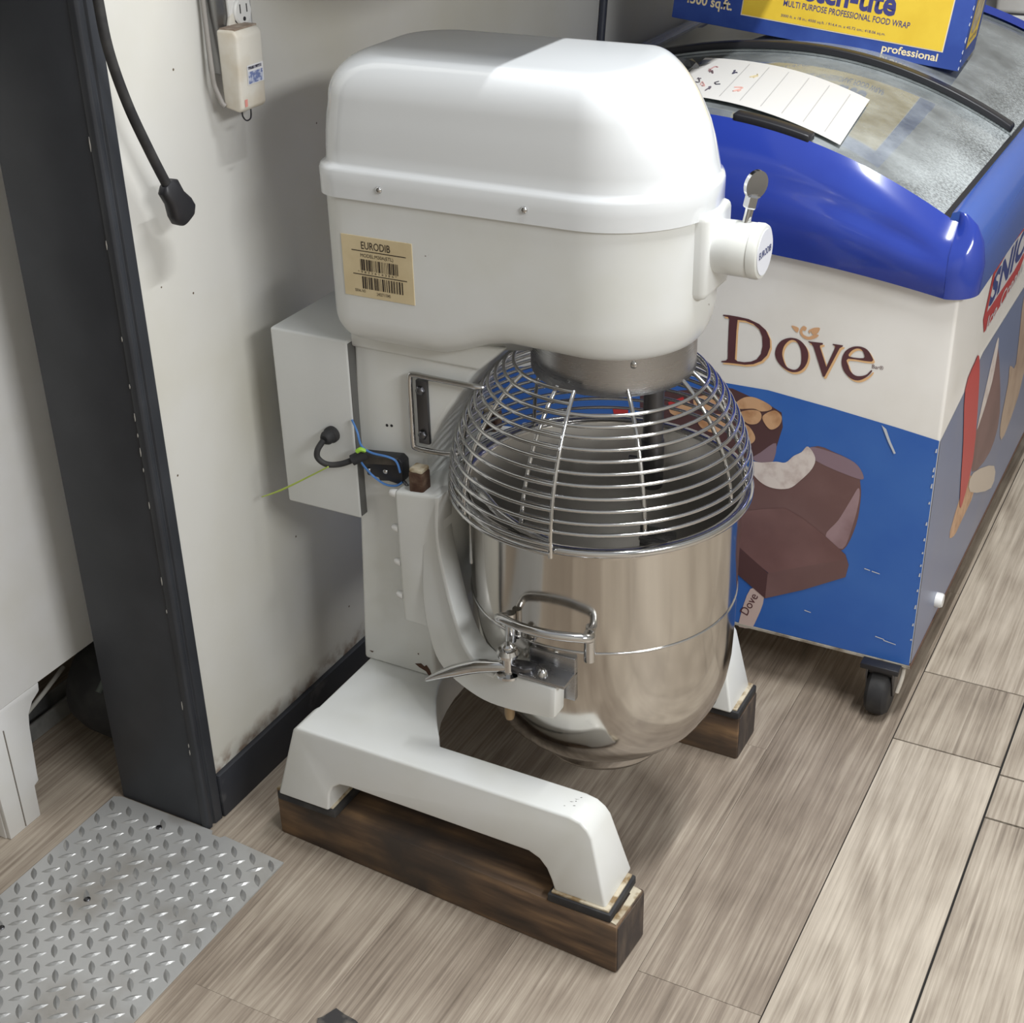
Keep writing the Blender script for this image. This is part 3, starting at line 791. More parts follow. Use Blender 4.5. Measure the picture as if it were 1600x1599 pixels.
# clamp lever on the near arm
lv = tube('clamp_lever', [(-0.213, 0.086, 0.420), (-0.230, 0.082, 0.418), (-0.258, 0.077, 0.412), (-0.290, 0.072, 0.398), (-0.318, 0.070, 0.382), (-0.338, 0.070, 0.368)], [0.008, 0.009, 0.0105, 0.0095, 0.006, 0.0025], M_CHROME, mx, 14, 4)
lathe('pivot_post', [(0, 0.405), (0.017, 0.405), (0.017, 0.409), (0.0095, 0.411), (0.0095, 0.437), (0.0155, 0.439), (0.0165, 0.444), (0.0135, 0.450), (0.009, 0.451), (0.009, 0.455), (0.006, 0.458), (0, 0.458)], (-0.211, 0.088, 0), M_CHROME, lv, 24)
lathe('lower_pin', [(0, 0.322), (0.006, 0.324), (0.0075, 0.33), (0.0075, 0.352), (0, 0.352)], (-0.214, 0.094, 0), mat('tarnished_brass', (150, 128, 98), rough=0.5, metal=0.6), lv, 16)
prism('clamp_toe', [(-0.206, 0.082), (-0.182, 0.080), (-0.172, 0.086), (-0.172, 0.100), (-0.184, 0.104), (-0.206, 0.100)], 0.414, 0.428, 'xy', M_DARKSTEEL, lv, 0.003)
screw('arm_stud', (-0.158, 0.090, 0.414), 0.0085, 0.016, 'z', M_CHROME, mx, 1, 16)
# bent steel rod loop between the yoke and the bowl
tube('lift_rod', [(-0.352, 0.205, 0.585), (-0.346, 0.200, 0.602), (-0.336, 0.198, 0.606), (-0.327, 0.199, 0.598), (-0.326, 0.200, 0.560), (-0.328, 0.200, 0.500)], 0.0052, M_CHROME, mx, 10, 4)

# ================================================================== BOWL
BX, BY = -0.166, YC
bw = thing('mixing_bowl', 'deep stainless steel mixing bowl clamped in the white mixer yoke', 'bowl', (BX, BY, 0.165))
prof = [(0.0, 0.170), (0.088, 0.168), (0.094, 0.164), (0.099, 0.166), (0.101, 0.172), (0.102, 0.190), (0.106, 0.194), (0.118, 0.199), (0.134, 0.209), (0.150, 0.222), (0.164, 0.238), (0.176, 0.257), (0.186, 0.280), (0.193, 0.308), (0.197, 0.34), (0.1985, 0.38), (0.199, 0.43), (0.199, 0.50), (0.199, 0.60), (0.200, 0.610), (0.206, 0.612), (0.2115, 0.615), (0.213, 0.619), (0.2115, 0.623), (0.207, 0.6245), (0.200, 0.623), (0.1965, 0.618), (0.1965, 0.50), (0.196, 0.38), (0.193, 0.33), (0.186, 0.29), (0.172, 0.255), (0.15, 0.226), (0.12, 0.205), (0.06, 0.195), (0.0, 0.193)]
sh_ = lathe('bowl_shell', prof, (BX, BY, 0), M_STEEL, bw, 96, angle=50)
sh_.data.materials.append(steel('bowl_inside_steel', (198, 195, 190), 0.34, 0.08, (40, 40, 2.0)))
for f in sh_.data.polygons:
    if f.normal.x * (f.center.x - BX) + f.normal.y * (f.center.y - BY) < -1e-4 and f.center.z < 0.612 and f.center.z > 0.192: f.material_index = 1
    elif abs(f.normal.z) > 0.9 and f.center.z > 0.19 and f.center.z < 0.2: f.material_index = 1
bm = bmesh.new(); add_tube(bm, [(BX + 0.1992 * cos(2 * pi * i / 96), BY + 0.1992 * sin(2 * pi * i / 96), 0.452) for i in range(96)], 0.0018, 8, True)
finish('bead_seam', bm, M_CHROME, bw, angle=60)
bm = bmesh.new(); add_tube(bm, [(BX + 0.2085 * cos(2 * pi * i / 96), BY + 0.2085 * sin(2 * pi * i / 96), 0.6185) for i in range(96)], 0.0062, 10, True)
finish('rolled_rim', bm, M_CHROME, bw, angle=60)
def bp(a, R, z): return (BX + R * cos(radians(a)), BY + R * sin(radians(a)), z)
for c0 in (-88, 92):
    hd = tube('handle', [bp(c0 - 17, 0.204, 0.482), bp(c0 - 18, 0.212, 0.486), bp(c0 - 17.5, 0.228, 0.494), bp(c0 - 14, 0.234, 0.500), bp(c0 - 5, 0.240, 0.503), bp(c0 + 5, 0.240, 0.503), bp(c0 + 14, 0.234, 0.500), bp(c0 + 17.5, 0.228, 0.496), bp(c0 + 18, 0.212, 0.490), bp(c0 + 17, 0.204, 0.486)], 0.0068, M_CHROME, bw, 12, 5)
    for da in (-17, 17):
        tube('handle_post', [bp(c0 + da, 0.2065, 0.445), bp(c0 + da, 0.2065, 0.492)], 0.0078, M_CHROME, hd, 12, 1)
for sy in (1, -1):
    def fy(y): return y if sy > 0 else 2 * YC - y
    ys = sorted((fy(0.077), fy(0.126)))
    br = box('mounting_bracket', -0.190, -0.118, ys[0], ys[1], 0.4145, 0.4205, M_BRUSHED, bw, 0.002)
    ys2 = sorted((fy(0.112), fy(0.121)))
    box('bracket_upright', -0.190, -0.118, ys2[0], ys2[1], 0.372, 0.444, M_BRUSHED, br, 0.002)

# ================================================================== CHEST FREEZER
ART = {'D_o':[(-0.1616,0.7121),(-0.1515,0.7129),(-0.1352,0.7127),(-0.117,0.7116),(-0.0986,0.706),(-0.086,0.6969),(-0.0785,0.6828),(-0.077,0.6686),(-0.0812,0.6534),(-0.0905,0.6413),(-0.1042,0.6332),(-0.1182,0.6296),(-0.1387,0.6285),(-0.1603,0.6267),(-0.1605,0.6288),(-0.1523,0.6313),(-0.1494,0.635),(-0.1501,0.656),(-0.1505,0.6871),(-0.1505,0.7057),(-0.1533,0.7094),(-0.1615,0.7097)],
 'D_i':[(-0.1359,0.7071),(-0.1228,0.7078),(-0.1085,0.7044),(-0.098,0.6969),(-0.0918,0.6846),(-0.0902,0.6684),(-0.0923,0.6535),(-0.0987,0.643),(-0.1085,0.637),(-0.1205,0.6338),(-0.1318,0.6335),(-0.1367,0.6362),(-0.1367,0.6583),(-0.1368,0.6874)],
 'o_o':[(-0.0679,0.6588),(-0.0655,0.6727),(-0.0573,0.6843),(-0.044,0.6907),(-0.0302,0.69),(-0.0188,0.6818),(-0.0123,0.6696),(-0.0122,0.6553),(-0.0176,0.6419),(-0.0269,0.6336),(-0.0396,0.6313),(-0.054,0.6374),(-0.0637,0.6471)],
 'o_i':[(-0.0558,0.662),(-0.0528,0.6759),(-0.0437,0.6867),(-0.0338,0.6863),(-0.0261,0.6754),(-0.0231,0.6616),(-0.0233,0.6471),(-0.0292,0.6377),(-0.0379,0.6357),(-0.0472,0.6397),(-0.0529,0.6501)],
 'v_o':[(-0.0136,0.6898),(0.0106,0.6909),(0.0108,0.6883),(0.0062,0.6861),(0.0064,0.6831),(0.0198,0.6507),(0.0312,0.6863),(0.0309,0.6893),(0.027,0.6903),(0.0269,0.6923),(0.044,0.6926),(0.0433,0.6905),(0.0388,0.6867),(0.0184,0.633),(0.0155,0.6324),(-0.0041,0.6812),(-0.0084,0.6866),(-0.0134,0.6882)],
 'e_o':[(0.0923,0.6729),(0.0903,0.6836),(0.0829,0.6923),(0.0713,0.6953),(0.0584,0.6921),(0.0479,0.6822),(0.0438,0.6673),(0.0466,0.6535),(0.0543,0.6427),(0.0655,0.6365),(0.0768,0.6376),(0.0875,0.6457),(0.0946,0.6562),(0.0929,0.6579),(0.0871,0.6497),(0.078,0.645),(0.0686,0.6443),(0.0604,0.6499),(0.0557,0.6593),(0.0542,0.6712)],
 'e_i':[(0.0552,0.6754),(0.0581,0.685),(0.066,0.691),(0.0736,0.6907),(0.0784,0.6845),(0.0788,0.6765)],
 'bird1':[(-0.0436,0.7121),(-0.0317,0.71),(-0.033,0.7017),(-0.0392,0.7057)],
 'bird2':[(-0.0294,0.7053),(-0.0243,0.7146),(-0.0182,0.7122),(-0.0207,0.7064),(-0.0247,0.7071),(-0.0232,0.7003),(-0.0132,0.6975),(-0.004,0.7035),(0.0029,0.7027),(-0.0052,0.6952),(-0.0167,0.6923),(-0.0258,0.6968)],
 'bird3':[(-0.015,0.7077),(-0.0068,0.7141),(0.0037,0.7155),(-0.0002,0.7052),(-0.0078,0.7029),(-0.0111,0.708),(-0.0121,0.7032)],
 'dov_off':[(-0.1851,0.733),(-0.1821,0.7298)],
 'bartxt':[(0.094,0.6662),(0.1123,0.6614)],
 'choc_nut':[(-0.3081,0.5405),(-0.1548,0.5817),(-0.1376,0.582),(-0.0681,0.5626),(-0.0493,0.5544),(-0.0455,0.5283),(-0.0609,0.4549),(-0.0985,0.456),(-0.1779,0.4514),(-0.3059,0.4401)],
 'lilac1':[(-0.0551,0.4961),(-0.0609,0.4555),(-0.0956,0.4566),(-0.0821,0.4719)],
 'nut1':[(-0.1318,0.5547),(-0.1168,0.5695),(-0.0971,0.5733),(-0.0711,0.565),(-0.0677,0.5567),(-0.0842,0.5499),(-0.0986,0.5522),(-0.1241,0.5471)],
 'nut2':[(-0.1236,0.5382),(-0.107,0.5484),(-0.0885,0.5497),(-0.0835,0.5386),(-0.0913,0.5256),(-0.1083,0.5231)],
 'nut3':[(-0.0815,0.5421),(-0.0621,0.5564),(-0.0485,0.5472),(-0.0518,0.53),(-0.0652,0.5198),(-0.0766,0.528)],
 'nut4':[(-0.1167,0.5184),(-0.1036,0.5165),(-0.0926,0.5004),(-0.0961,0.4884),(-0.1089,0.4841)],
 'nut5':[(-0.206,0.5509),(-0.1714,0.5636),(-0.1533,0.552),(-0.1699,0.5336),(-0.1993,0.5308)],
 'nut6':[(-0.1958,0.5193),(-0.158,0.5298),(-0.1338,0.5133),(-0.1591,0.4928),(-0.1919,0.4984)],
 'nut7':[(-0.2503,0.5362),(-0.2206,0.545),(-0.2081,0.5291),(-0.2284,0.5128),(-0.2496,0.5147)],
 'redbit1':[(-0.2547,0.5338),(-0.2268,0.5499),(-0.222,0.5417),(-0.2467,0.5199)],
 'redbit2':[(-0.3602,0.5023),(-0.3291,0.5084),(-0.3317,0.4827),(-0.3535,0.4751)],
 'bar2':[(0.005,0.5012),(0.048,0.4998),(0.0847,0.4867),(0.0988,0.4673),(0.0939,0.461),(0.0984,0.4291),(0.0955,0.3726),(0.0781,0.319),(0.0494,0.323),(-0.0265,0.3364),(-0.111,0.3157),(-0.1113,0.425),(-0.0596,0.4365)],
 'bar2top':[(0.005,0.5012),(0.0453,0.4992),(0.0817,0.4891),(0.0986,0.4687),(0.0899,0.4601),(0.0167,0.4779)],
 'bar2gloss':[(0.0929,0.4432),(0.0963,0.4225),(0.09,0.3713),(0.0765,0.3203),(0.0452,0.338),(0.0646,0.3745),(0.0828,0.4193)],
 'bite':[(-0.0968,0.4517),(-0.0781,0.4542),(-0.0527,0.4613),(-0.0357,0.4635),(-0.0227,0.4786),(-0.0094,0.489),(0.0008,0.5018),(0.0148,0.4836),(0.011,0.4615),(-0.008,0.4341),(-0.0265,0.4152),(-0.0549,0.4094),(-0.0786,0.4166),(-0.0988,0.4372)],
 'blocktop':[(-0.1211,0.2801),(-0.1128,0.3479),(-0.0694,0.3647),(-0.0294,0.3758),(0.0032,0.3629),(0.0483,0.3356),(0.083,0.3107),(0.0868,0.3004),(0.0108,0.2658),(-0.0491,0.2367)],
 'blockl':[(-0.1214,0.2866),(-0.0522,0.2376),(-0.054,0.1834),(-0.1182,0.2269)],
 'blockr':[(-0.0522,0.2376),(0.0107,0.2675),(0.0867,0.3019),(0.0904,0.2916),(0.0871,0.2663),(0.0144,0.2202),(-0.054,0.1834)],
 'stick':[(-0.0827,0.1955),(-0.0562,0.1839),(-0.0706,0.1225),(-0.0777,0.1117),(-0.093,0.109),(-0.1004,0.1175)],
 'sticktxt':[(-0.0808,0.1371),(-0.0623,0.1839)],
 'edge':[(-0.1551,0.5876),(0.2162,0.5584)],
 'blue_top':[(-0.1553,0.59),(-0.0757,0.5907),(0.0354,0.5794),(0.143,0.5662),(0.2165,0.5561)],
 'scr1':[(0.1199,0.5662),(0.1279,0.5608),(0.1375,0.5396),(0.1479,0.5207),(0.1449,0.5189),(0.1333,0.5387)],
 's_white':[(0.7723,0.5547),(0.9391,0.5761),(1.0757,0.5969),(1.2498,0.5944),(1.4436,0.5915)],
 's_red':[(1.0303,0.6049),(0.9965,0.6086),(0.9363,0.5809),(0.9912,0.4587),(1.045,0.3164),(1.0788,0.2913),(1.1275,0.3647),(1.0785,0.519)],
 's_br1':[(1.2214,0.5574),(1.3806,0.3516),(1.329,0.2857),(1.1402,0.3294),(1.1177,0.4227),(1.2182,0.4822)],
 's_cream':[(1.1976,0.5663),(1.228,0.5529),(1.2182,0.4822),(1.1468,0.4304),(1.1254,0.4377)],
 's_tan':[(1.4609,0.5691),(1.642,0.3352),(1.4917,0.2492),(1.4154,0.301),(1.4309,0.3924),(1.4194,0.4361),(1.5002,0.409)],
 's_paper':[(1.1539,0.3209),(1.4147,0.2145),(1.4211,0.16),(1.1518,0.2812)],
 's_br2':[(1.1004,0.3398),(1.2008,0.2574),(1.1061,0.2433),(1.0409,0.2423),(0.9904,0.277)],
 's_logo':[(1.0204,0.6765),(1.0578,0.7498),(1.1668,0.7619),(1.3185,0.7532),(1.381,0.6723),(1.3224,0.648),(1.0462,0.6434)],
 's_logob':[(1.0456,0.6821),(1.0754,0.7404),(1.183,0.7514),(1.3261,0.7434),(1.369,0.6879),(1.2806,0.6792)],
 's_plug':[(0.9436,0.1586)],}

fz = thing('chest_freezer', 'white and blue ice cream chest freezer with curved glass lid', 'freezer', (-0.24, 1.4, 0.0))
FX0, FX1, FY0, FY1 = -0.690, 0.215, 0.776, 2.02
FZ0 = 0.115
# cabinet: four walls and a floor, open at the top
bm = bmesh.new(); add_box(bm, FX0, FX1, FY0, FY1, FZ0, 0.835)
bmesh.ops.recalc_face_normals(bm, faces=bm.faces[:])
top = [f for f in bm.faces if all(v.co.z > 0.8 for v in f.verts)]
bmesh.ops.delete(bm, geom=top, context='FACES_ONLY')
bevel(bm, 0.006, 3, 40)
finish('cabinet', bm, M_FWHITE, fz)
M_LINER = mat('liner_white', (226, 230, 232), rough=0.5, col2=(206, 214, 220), nscale=5)
bm = bmesh.new(); add_box(bm, FX0 + 0.05, FX1 - 0.05, FY0 + 0.045, FY1 - 0.045, 0.30, 0.86)
top = [f for f in bm.faces if all(v.co.z > 0.8 for v in f.verts)]
bmesh.ops.delete(bm, geom=top, context='FACES_ONLY')
finish('liner', bm, M_LINER, fz)
def archz(x): return 1.030 - (0.120 if x > -0.25 else 0.085) * ((x + 0.25) / 0.43) ** 2
# bottom edge strip and underside
box('bottom_trim', FX0, FX1 + 0.001, FY0 - 0.002, FY0 + 0.01, FZ0 - 0.004, FZ0 + 0.001, mat('worn_trim', (176, 170, 158), rough=0.6, col2=(110, 98, 84), nscale=40), fz)
box('side_trim', FX1 - 0.008, FX1 + 0.002, FY0, FY1, FZ0 - 0.005, FZ0 + 0.002, mat('rust_trim', (96, 72, 58), rough=0.8), fz)
# blue front apron of the lid frame
bm = bmesh.new(); NX, NV = 64, 18
rows = []
XL, XR = -0.670, 0.195
for j in range(NV + 1):
    v = j / NV; row = []
    for i in range(NX + 1):
        x = XL + (XR - XL) * i / NX
        zt = archz(min(max(x, -0.66), 0.186)) + 0.004
        zb = 0.795 + 0.044 * max(0.0, 1 - ((x + 0.24) / 0.47) ** 2)
        z = zb + (zt - zb) * v
        q = v
        y = 0.757 - 0.005 * sin(pi * q / 0.55) if q < 0.275 else 0.752 + 0.050 * ((q - 0.275) / 0.725) ** 2.0
        # shallow swept fold running down towards the right-hand corner
        fold = 0.006 * math.exp(-((q - 0.60 + 0.35 * max(0, x)) / 0.10) ** 2) * min(max((x + 0.2) / 0.3, 0), 1) * min(max((0.19 - x) / 0.06, 0), 1)
        row.append(bm.verts.new((x, y + fold, z)))
    rows.append(row)
for A, B in zip(rows, rows[1:]):
    for i in range(NX): bm.faces.new((A[i], A[i + 1], B[i + 1], B[i]))
# turn the rim under
inner = [bm.verts.new((v.co.x, max(v.co.y + 0.03, 0.785), v.co.z + 0.004)) for v in rows[0]]
for i in range(NX): bm.faces.new((rows[0][i + 1], rows[0][i], inner[i], inner[i + 1]))
inner2 = [bm.verts.new((v.co.x, v.co.y + 0.012, v.co.z - 0.012)) for v in rows[-1]]
for i in range(NX): bm.faces.new((rows[-1][i], rows[-1][i + 1], inner2[i + 1], inner2[i]))
lid = finish('lid_front_apron', bm, M_BLUE, fz, angle=75)
# side rails: rounded blue section swept along y
def rail(sx):
    xo = 0.240 if sx > 0 else -0.722
    P = []
    sec = [(0.000, 0.802), (0.002, 0.850), (-0.004, 0.885), (-0.016, 0.908), (-0.032, 0.922), (-0.046, 0.926), (-0.056, 0.922), (-0.060, 0.905), (-0.060, 0.86), (-0.03, 0.81)]
    bm = bmesh.new()
    loops = []
    for y in (0.800, 0.82, 1.1, 1.5, 1.9, 2.03):
        loops.append([bm.verts.new((xo + sx * dx * (1.0 if sx > 0 else 1.55), y, z + (0.040 if sx < 0 and z > 0.84 else 0.0))) for dx, z in sec])
    n = len(sec)
    for A, B in zip(loops, loops[1:]):
        for k in range(n): bm.faces.new((A[k], A[(k + 1) % n], B[(k + 1) % n], B[k]))
    bm.faces.new(loops[0]); bm.faces.new(loops[-1][::-1])
    bmesh.ops.recalc_face_normals(bm, faces=bm.faces[:])
    return finish('lid_side_rail', bm, M_RAIL, fz, angle=40)
rail(1); rail(-1)
# dark channel inside the rails
for xa, za in ((0.166, 0.0), (-0.640, 0.040)): box('slide_channel', xa, xa + 0.016, 0.80, 2.0, 0.880 + za, 0.912 + za, M_BLACKPL, fz, 0.002)
# rounded corner shells joining apron and rails
RAILP = [(0.030, 0.800), (0.045, 0.802), (0.0475, 0.850), (0.041, 0.885), (0.029, 0.908), (0.013, 0.922), (0.004, 0.925), (0.0, 0.924)]
APRP = [(0.030, 0.800), (0.043, 0.801), (0.0475, 0.845), (0.041, 0.868), (0.028, 0.885), (0.013, 0.899), (0.003, 0.908), (0.0, 0.911)]
for sx in (1, -1):
    cx = 0.195 if sx > 0 else -0.670
    up = 0.0 if sx > 0 else 0.03
    bm = bmesh.new(); rings = []
    for (r0, z0), (r1, z1) in zip(RAILP, APRP):
        row = []
        for k in range(17):
            t = k / 16; w = t * t * (3 - 2 * t)
            r = r0 + (r1 - r0) * w; z = z0 + (z1 - z0) * w + (up if z0 > 0.84 else 0)
            row.append(bm.verts.new((cx + sx * r * cos(pi / 2 * t), 0.800 - r * sin(pi / 2 * t), z)))
        rings.append(row)
    for A, B in zip(rings, rings[1:]):
        for k in range(16): bm.faces.new((A[k], A[k + 1], B[k + 1], B[k]))
    finish('lid_corner', bm, M_BLUE, fz, angle=60)
# back arch of the frame
bm = bmesh.new(); A = []; B = []; C2 = []; D = []
for i in range(41):
    x = -0.70 + 0.925 * i / 40; xc = min(max(x, -0.66), 0.186); zt = archz(xc)
    A.append(bm.verts.new((x, 1.985, zt + 0.006))); B.append(bm.verts.new((x, 2.01, zt + 0.016))); C2.append(bm.verts.new((x, 2.035, zt - 0.012))); D.append(bm.verts.new((x, 2.035, 0.80)))
for i in range(40):
    for U, V in ((A, B), (B, C2), (C2, D)): bm.faces.new((U[i], U[i + 1], V[i + 1], V[i]))
finish('lid_back_arch', bm, M_BLUE, fz, angle=50)
# curved glass panes
M_GLASS = glass_mat('lid_glass')
def pane(y0, y1, dz):
    bm = bmesh.new(); rows = []
    N = 40
    for k, (y, t) in enumerate(((y0, 0), (y1, 0), (y1, -0.004), (y0, -0.004))):
        rows.append([bm.verts.new((-0.662 + 0.832 * i / N, y, archz(-0.662 + 0.832 * i / N) + dz + t)) for i in range(N + 1)])
    for k in range(4):
        A, B = rows[k], rows[(k + 1) % 4]
        for i in range(N): bm.faces.new((A[i], A[i + 1], B[i + 1], B[i]))
    bm.faces.new([r[0] for r in rows]); bm.faces.new([r[-1] for r in rows][::-1])
    return finish('glass_pane', bm, M_GLASS, fz, angle=50)
pane(0.803, 1.345, -0.005); pane(1.325, 1.99, 0.0)
def arch_strip(name, y0, y1, dz0, dz1, x0, x1, material, parent, n=40):
    bm = bmesh.new(); rows = []
    for (y, dz) in ((y0, dz0), (y1, dz0), (y1, dz1), (y0, dz1)):
        rows.append([bm.verts.new((x0 + (x1 - x0) * i / n, y, archz(x0 + (x1 - x0) * i / n) + dz)) for i in range(n + 1)])
    for k in range(4):
        A, B = rows[k], rows[(k + 1) % 4]
        for i in range(n): bm.faces.new((A[i], A[i + 1], B[i + 1], B[i]))
    bm.faces.new([r[0] for r in rows]); bm.faces.new([r[-1] for r in rows][::-1])
    bmesh.ops.recalc_face_normals(bm, faces=bm.faces[:]); bevel(bm, 0.0025, 2, 60)
    return finish(name, bm, material, parent, angle=50)
arch_strip('pane_seal', 1.322, 1.345, 0.001, 0.014, -0.655, 0.168, M_BLACKPL, fz)
arch_strip('pane_seal', 1.349, 1.358, 0.002, 0.011, -0.655, 0.168, M_BLACKPL, fz)
arch_strip('sliding_grip', 0.800, 0.830, -0.001, 0.012, -0.172, -0.046, M_BLACKPL, fz, 14)
# casters
def caster(x, y):
    c = lathe('caster_wheel', [(0, -0.021), (0.034, -0.021), (0.041, -0.019), (0.0465, -0.013), (0.048, 0.0), (0.0465, 0.013), (0.041, 0.019), (0.034, 0.021), (0, 0.021)], (x, y, 0.048), M_RUBBER, fz, 32, 'x')
    prism('caster_fork', [(y - 0.022, FZ0 - 0.008), (y + 0.026, FZ0 - 0.008), (y + 0.030, 0.09), (y + 0.012, 0.040), (y - 0.006, 0.040), (y - 0.024, 0.085)], x + 0.021, x + 0.025, 'yz', M_DARKSTEEL, c, 0.001)
    prism('caster_fork', [(y - 0.022, FZ0 - 0.008), (y + 0.026, FZ0 - 0.008), (y + 0.030, 0.09), (y + 0.012, 0.040), (y - 0.006, 0.040), (y - 0.024, 0.085)], x - 0.025, x - 0.021, 'yz', M_DARKSTEEL, c, 0.001)
    box('swivel_plate', x - 0.034, x + 0.034, y - 0.034, y + 0.034, FZ0 - 0.012, FZ0 - 0.001, M_BLACKPL, c, 0.002)
    box('fork_bridge', x - 0.026, x + 0.026, y - 0.020, y + 0.028, 0.088, FZ0 - 0.010, M_BLACKPL, c, 0.003)
for x, y in ((0.168, 0.785), (-0.62, 0.82), (0.164, 1.96), (-0.62, 1.96)): caster(x, y)
tube('brake_tab', [(0.203, 0.79, 0.108), (0.204, 0.78, 0.085), (0.199, 0.775, 0.055)], 0.004, mat('worn_white_metal', (196, 190, 180), rough=0.5), fz, 8, 3)
lathe('drain_plug', [(0, 0), (0.014, 0), (0.014, 0.010), (0.012, 0.014), (0, 0.014)], (FX1, 0.9436, 0.1586), M_WHITEPL, fz, 14, 'x')

# printed front: flat colour shapes laid on the sheet in thin layers
def front(layer): return lambda u, v: (u, FY0 - 0.0004 - 0.00025 * layer, v)
P_BLUE = mat('print_blue', (50, 98, 178), rough=0.35, col2=(64, 112, 186), nscale=5, lo=0.4, hi=0.7)
P_CHOC = mat('print_chocolate', (112, 84, 82), rough=0.35, col2=(124, 96, 94), nscale=9)
P_CHOC2 = mat('print_dark_chocolate', (88, 62, 62), rough=0.35)
P_CHOC3 = mat('print_mid_chocolate', (124, 92, 90), rough=0.35, col2=(106, 76, 74), nscale=8)
P_LILAC = mat('print_lilac', (140, 118, 128), rough=0.35)
P_LIGHT = mat('print_gloss', (160, 134, 138), rough=0.35, col2=(124, 96, 98), nscale=10)
P_NUT = mat('print_nut', (208, 166, 128), rough=0.35, col2=(176, 130, 92), nscale=40)
P_CREAM = mat('print_ice_cream', (222, 212, 206), rough=0.35, col2=(196, 180, 174), nscale=50)
P_WOOD = mat('print_stick', (206, 184, 176), rough=0.4)
P_RED = mat('print_red', (192, 60, 60), rough=0.35)
P_TXT = mat('print_brown_letter', (92, 58, 62), rough=0.35)
P_ORG = mat('print_orange', (232, 188, 138), rough=0.35)
bt = ART['blue_top']
left = [(-0.689, 0.50), (-0.60, 0.535), (-0.45, 0.572), (-0.30, 0.592)]
bl_ = left + bt[:-1] + [(FX1 - 0.001, bt[-1][1]), (FX1 - 0.001, FZ0 + 0.002), (-0.689, FZ0 + 0.002)]
bl_ = [(min(x, FX1 - 0.001), z) for x, z in bl_]
print_shape('front_print', [bl_], front(1), P_BLUE, fz)
layers = [('choc_nut', P_CHOC2, 2), ('lilac1', P_LILAC, 3), ('nut1', P_NUT, 4), ('nut2', P_NUT, 5), ('nut3', P_NUT, 5), ('nut4', P_NUT, 4), ('nut5', P_NUT, 4), ('nut6', P_NUT, 4), ('nut7', P_NUT, 4), ('redbit1', P_RED, 5), ('redbit2', P_RED, 5), ('bar2', P_CHOC, 3), ('bar2top', P_LILAC, 4), ('bar2gloss', P_LIGHT, 4), ('bite', P_CREAM, 5), ('stick', P_WOOD, 5), ('blocktop', P_CHOC3, 6), ('blockl', P_CHOC2, 7), ('blockr', P_CHOC, 7)]
for k, mt, ly in layers:
    print_shape('front_print', [ART[k]], front(ly), mt, fz, 4 if k[:3] in ('nut', 'bar', 'sti', 'bit', 'lil') else 0)
a, b = ART['sticktxt']
dv = Vector((b[0] - a[0], b[1] - a[1])); dn = dv.normalized(); pn = Vector((-dn.y, dn.x))
print_text('front_print', 'Dove', dv.length, 0.016, lambda u, v: front(7)(a[0] + dn.x * u + pn.x * v - 0.004, a[1] + dn.y * u + pn.y * v), P_TXT, fz)
ox = ART['dov_off'][1][0] - ART['dov_off'][0][0]; oz = ART['dov_off'][1][1] - ART['dov_off'][0][1]
def shift(lo): return [(x + ox, z + oz) for x, z in lo]
for loops in ((ART['D_o'], ART['D_i']), (ART['o_o'], ART['o_i']), (ART['v_o'],), (ART['e_o'], ART['e_i'])):
    sm = 4 if loops[0] is ART['o_o'] else (3 if loops[0] is ART['e_o'] else 0)
    print_shape('front_lettering', [shift(l) for l in loops], front(2), P_ORG, fz, sm)
    print_shape('front_lettering', loops, front(3), P_TXT, fz, sm)
for k in ('bird1', 'bird2', 'bird3'): print_shape('front_emblem', [ART[k]], front(2), mat('print_emblem', (214, 168, 128), rough=0.35), fz, 3)
a2, b2 = ART['bartxt']
print_text('front_lettering', 'Bar\u00ae', abs(b2[0] - a2[0]), 0.007, lambda u, v: front(2)(a2[0] + u, b2[1] + v), P_TXT, fz)
P_SCR = mat('scratch_white', (196, 200, 206), rough=0.6)
print_shape('scratch', [ART['scr1']], front(8), P_SCR, fz)
for (x, z, w) in ((0.118, 0.291, 0.010), (0.131, 0.289, 0.014), (0.150, 0.160, 0.016), (0.165, 0.156, 0.022), (0.02, 0.178, 0.012)):
    print_shape('scratch', [[(x, z), (x + w, z - w * 0.12), (x + w, z - w * 0.12 + 0.0016), (x, z + 0.002)]], front(8), P_SCR, fz)
for z in (0.535, 0.50, 0.49, 0.47, 0.44, 0.40, 0.37, 0.345, 0.32, 0.30, 0.27, 0.235, 0.2, 0.17):
    h = random.uniform(0.003, 0.010); xx = FX1 - 0.003
    print_shape('edge_chip', [[(xx - 0.002, z), (xx + 0.001, z), (xx + 0.001, z + h), (xx - 0.001, z + h * 0.8)]], front(8), P_SCR, fz)
# printed long side
def side(layer): return lambda u, v: (FX1 + 0.0004 + 0.00025 * layer, u, v)
P_SBLUE = mat('print_side_blue', (112, 124, 156), rough=0.3, col2=(122, 128, 152), nscale=4)
sw_ = ART['s_white']
lower = [(max(y, FY0 + 0.002), z) for y, z in sw_]
print_shape('side_print', [[(FY0 + 0.002, lower[0][1])] + lower + [(1.75, 0.53), (FY1 - 0.01, 0.50), (FY1 - 0.01, FZ0 + 0.004), (FY0 + 0.002, FZ0 + 0.004)]], side(1), P_SBLUE, fz)
for k, mt, ly in (('s_br1', P_CHOC3, 2), ('s_tan', mat('print_tan', (186, 162, 140), rough=0.3, col2=(160, 132, 112), nscale=14), 3), ('s_cream', P_CREAM, 3), ('s_br2', P_NUT, 2), ('s_paper', mat('print_ivory', (206, 192, 176), rough=0.3), 4), ('s_red', P_RED, 5)):
    print_shape('side_print', [ART[k]], side(ly), mt, fz, 3)
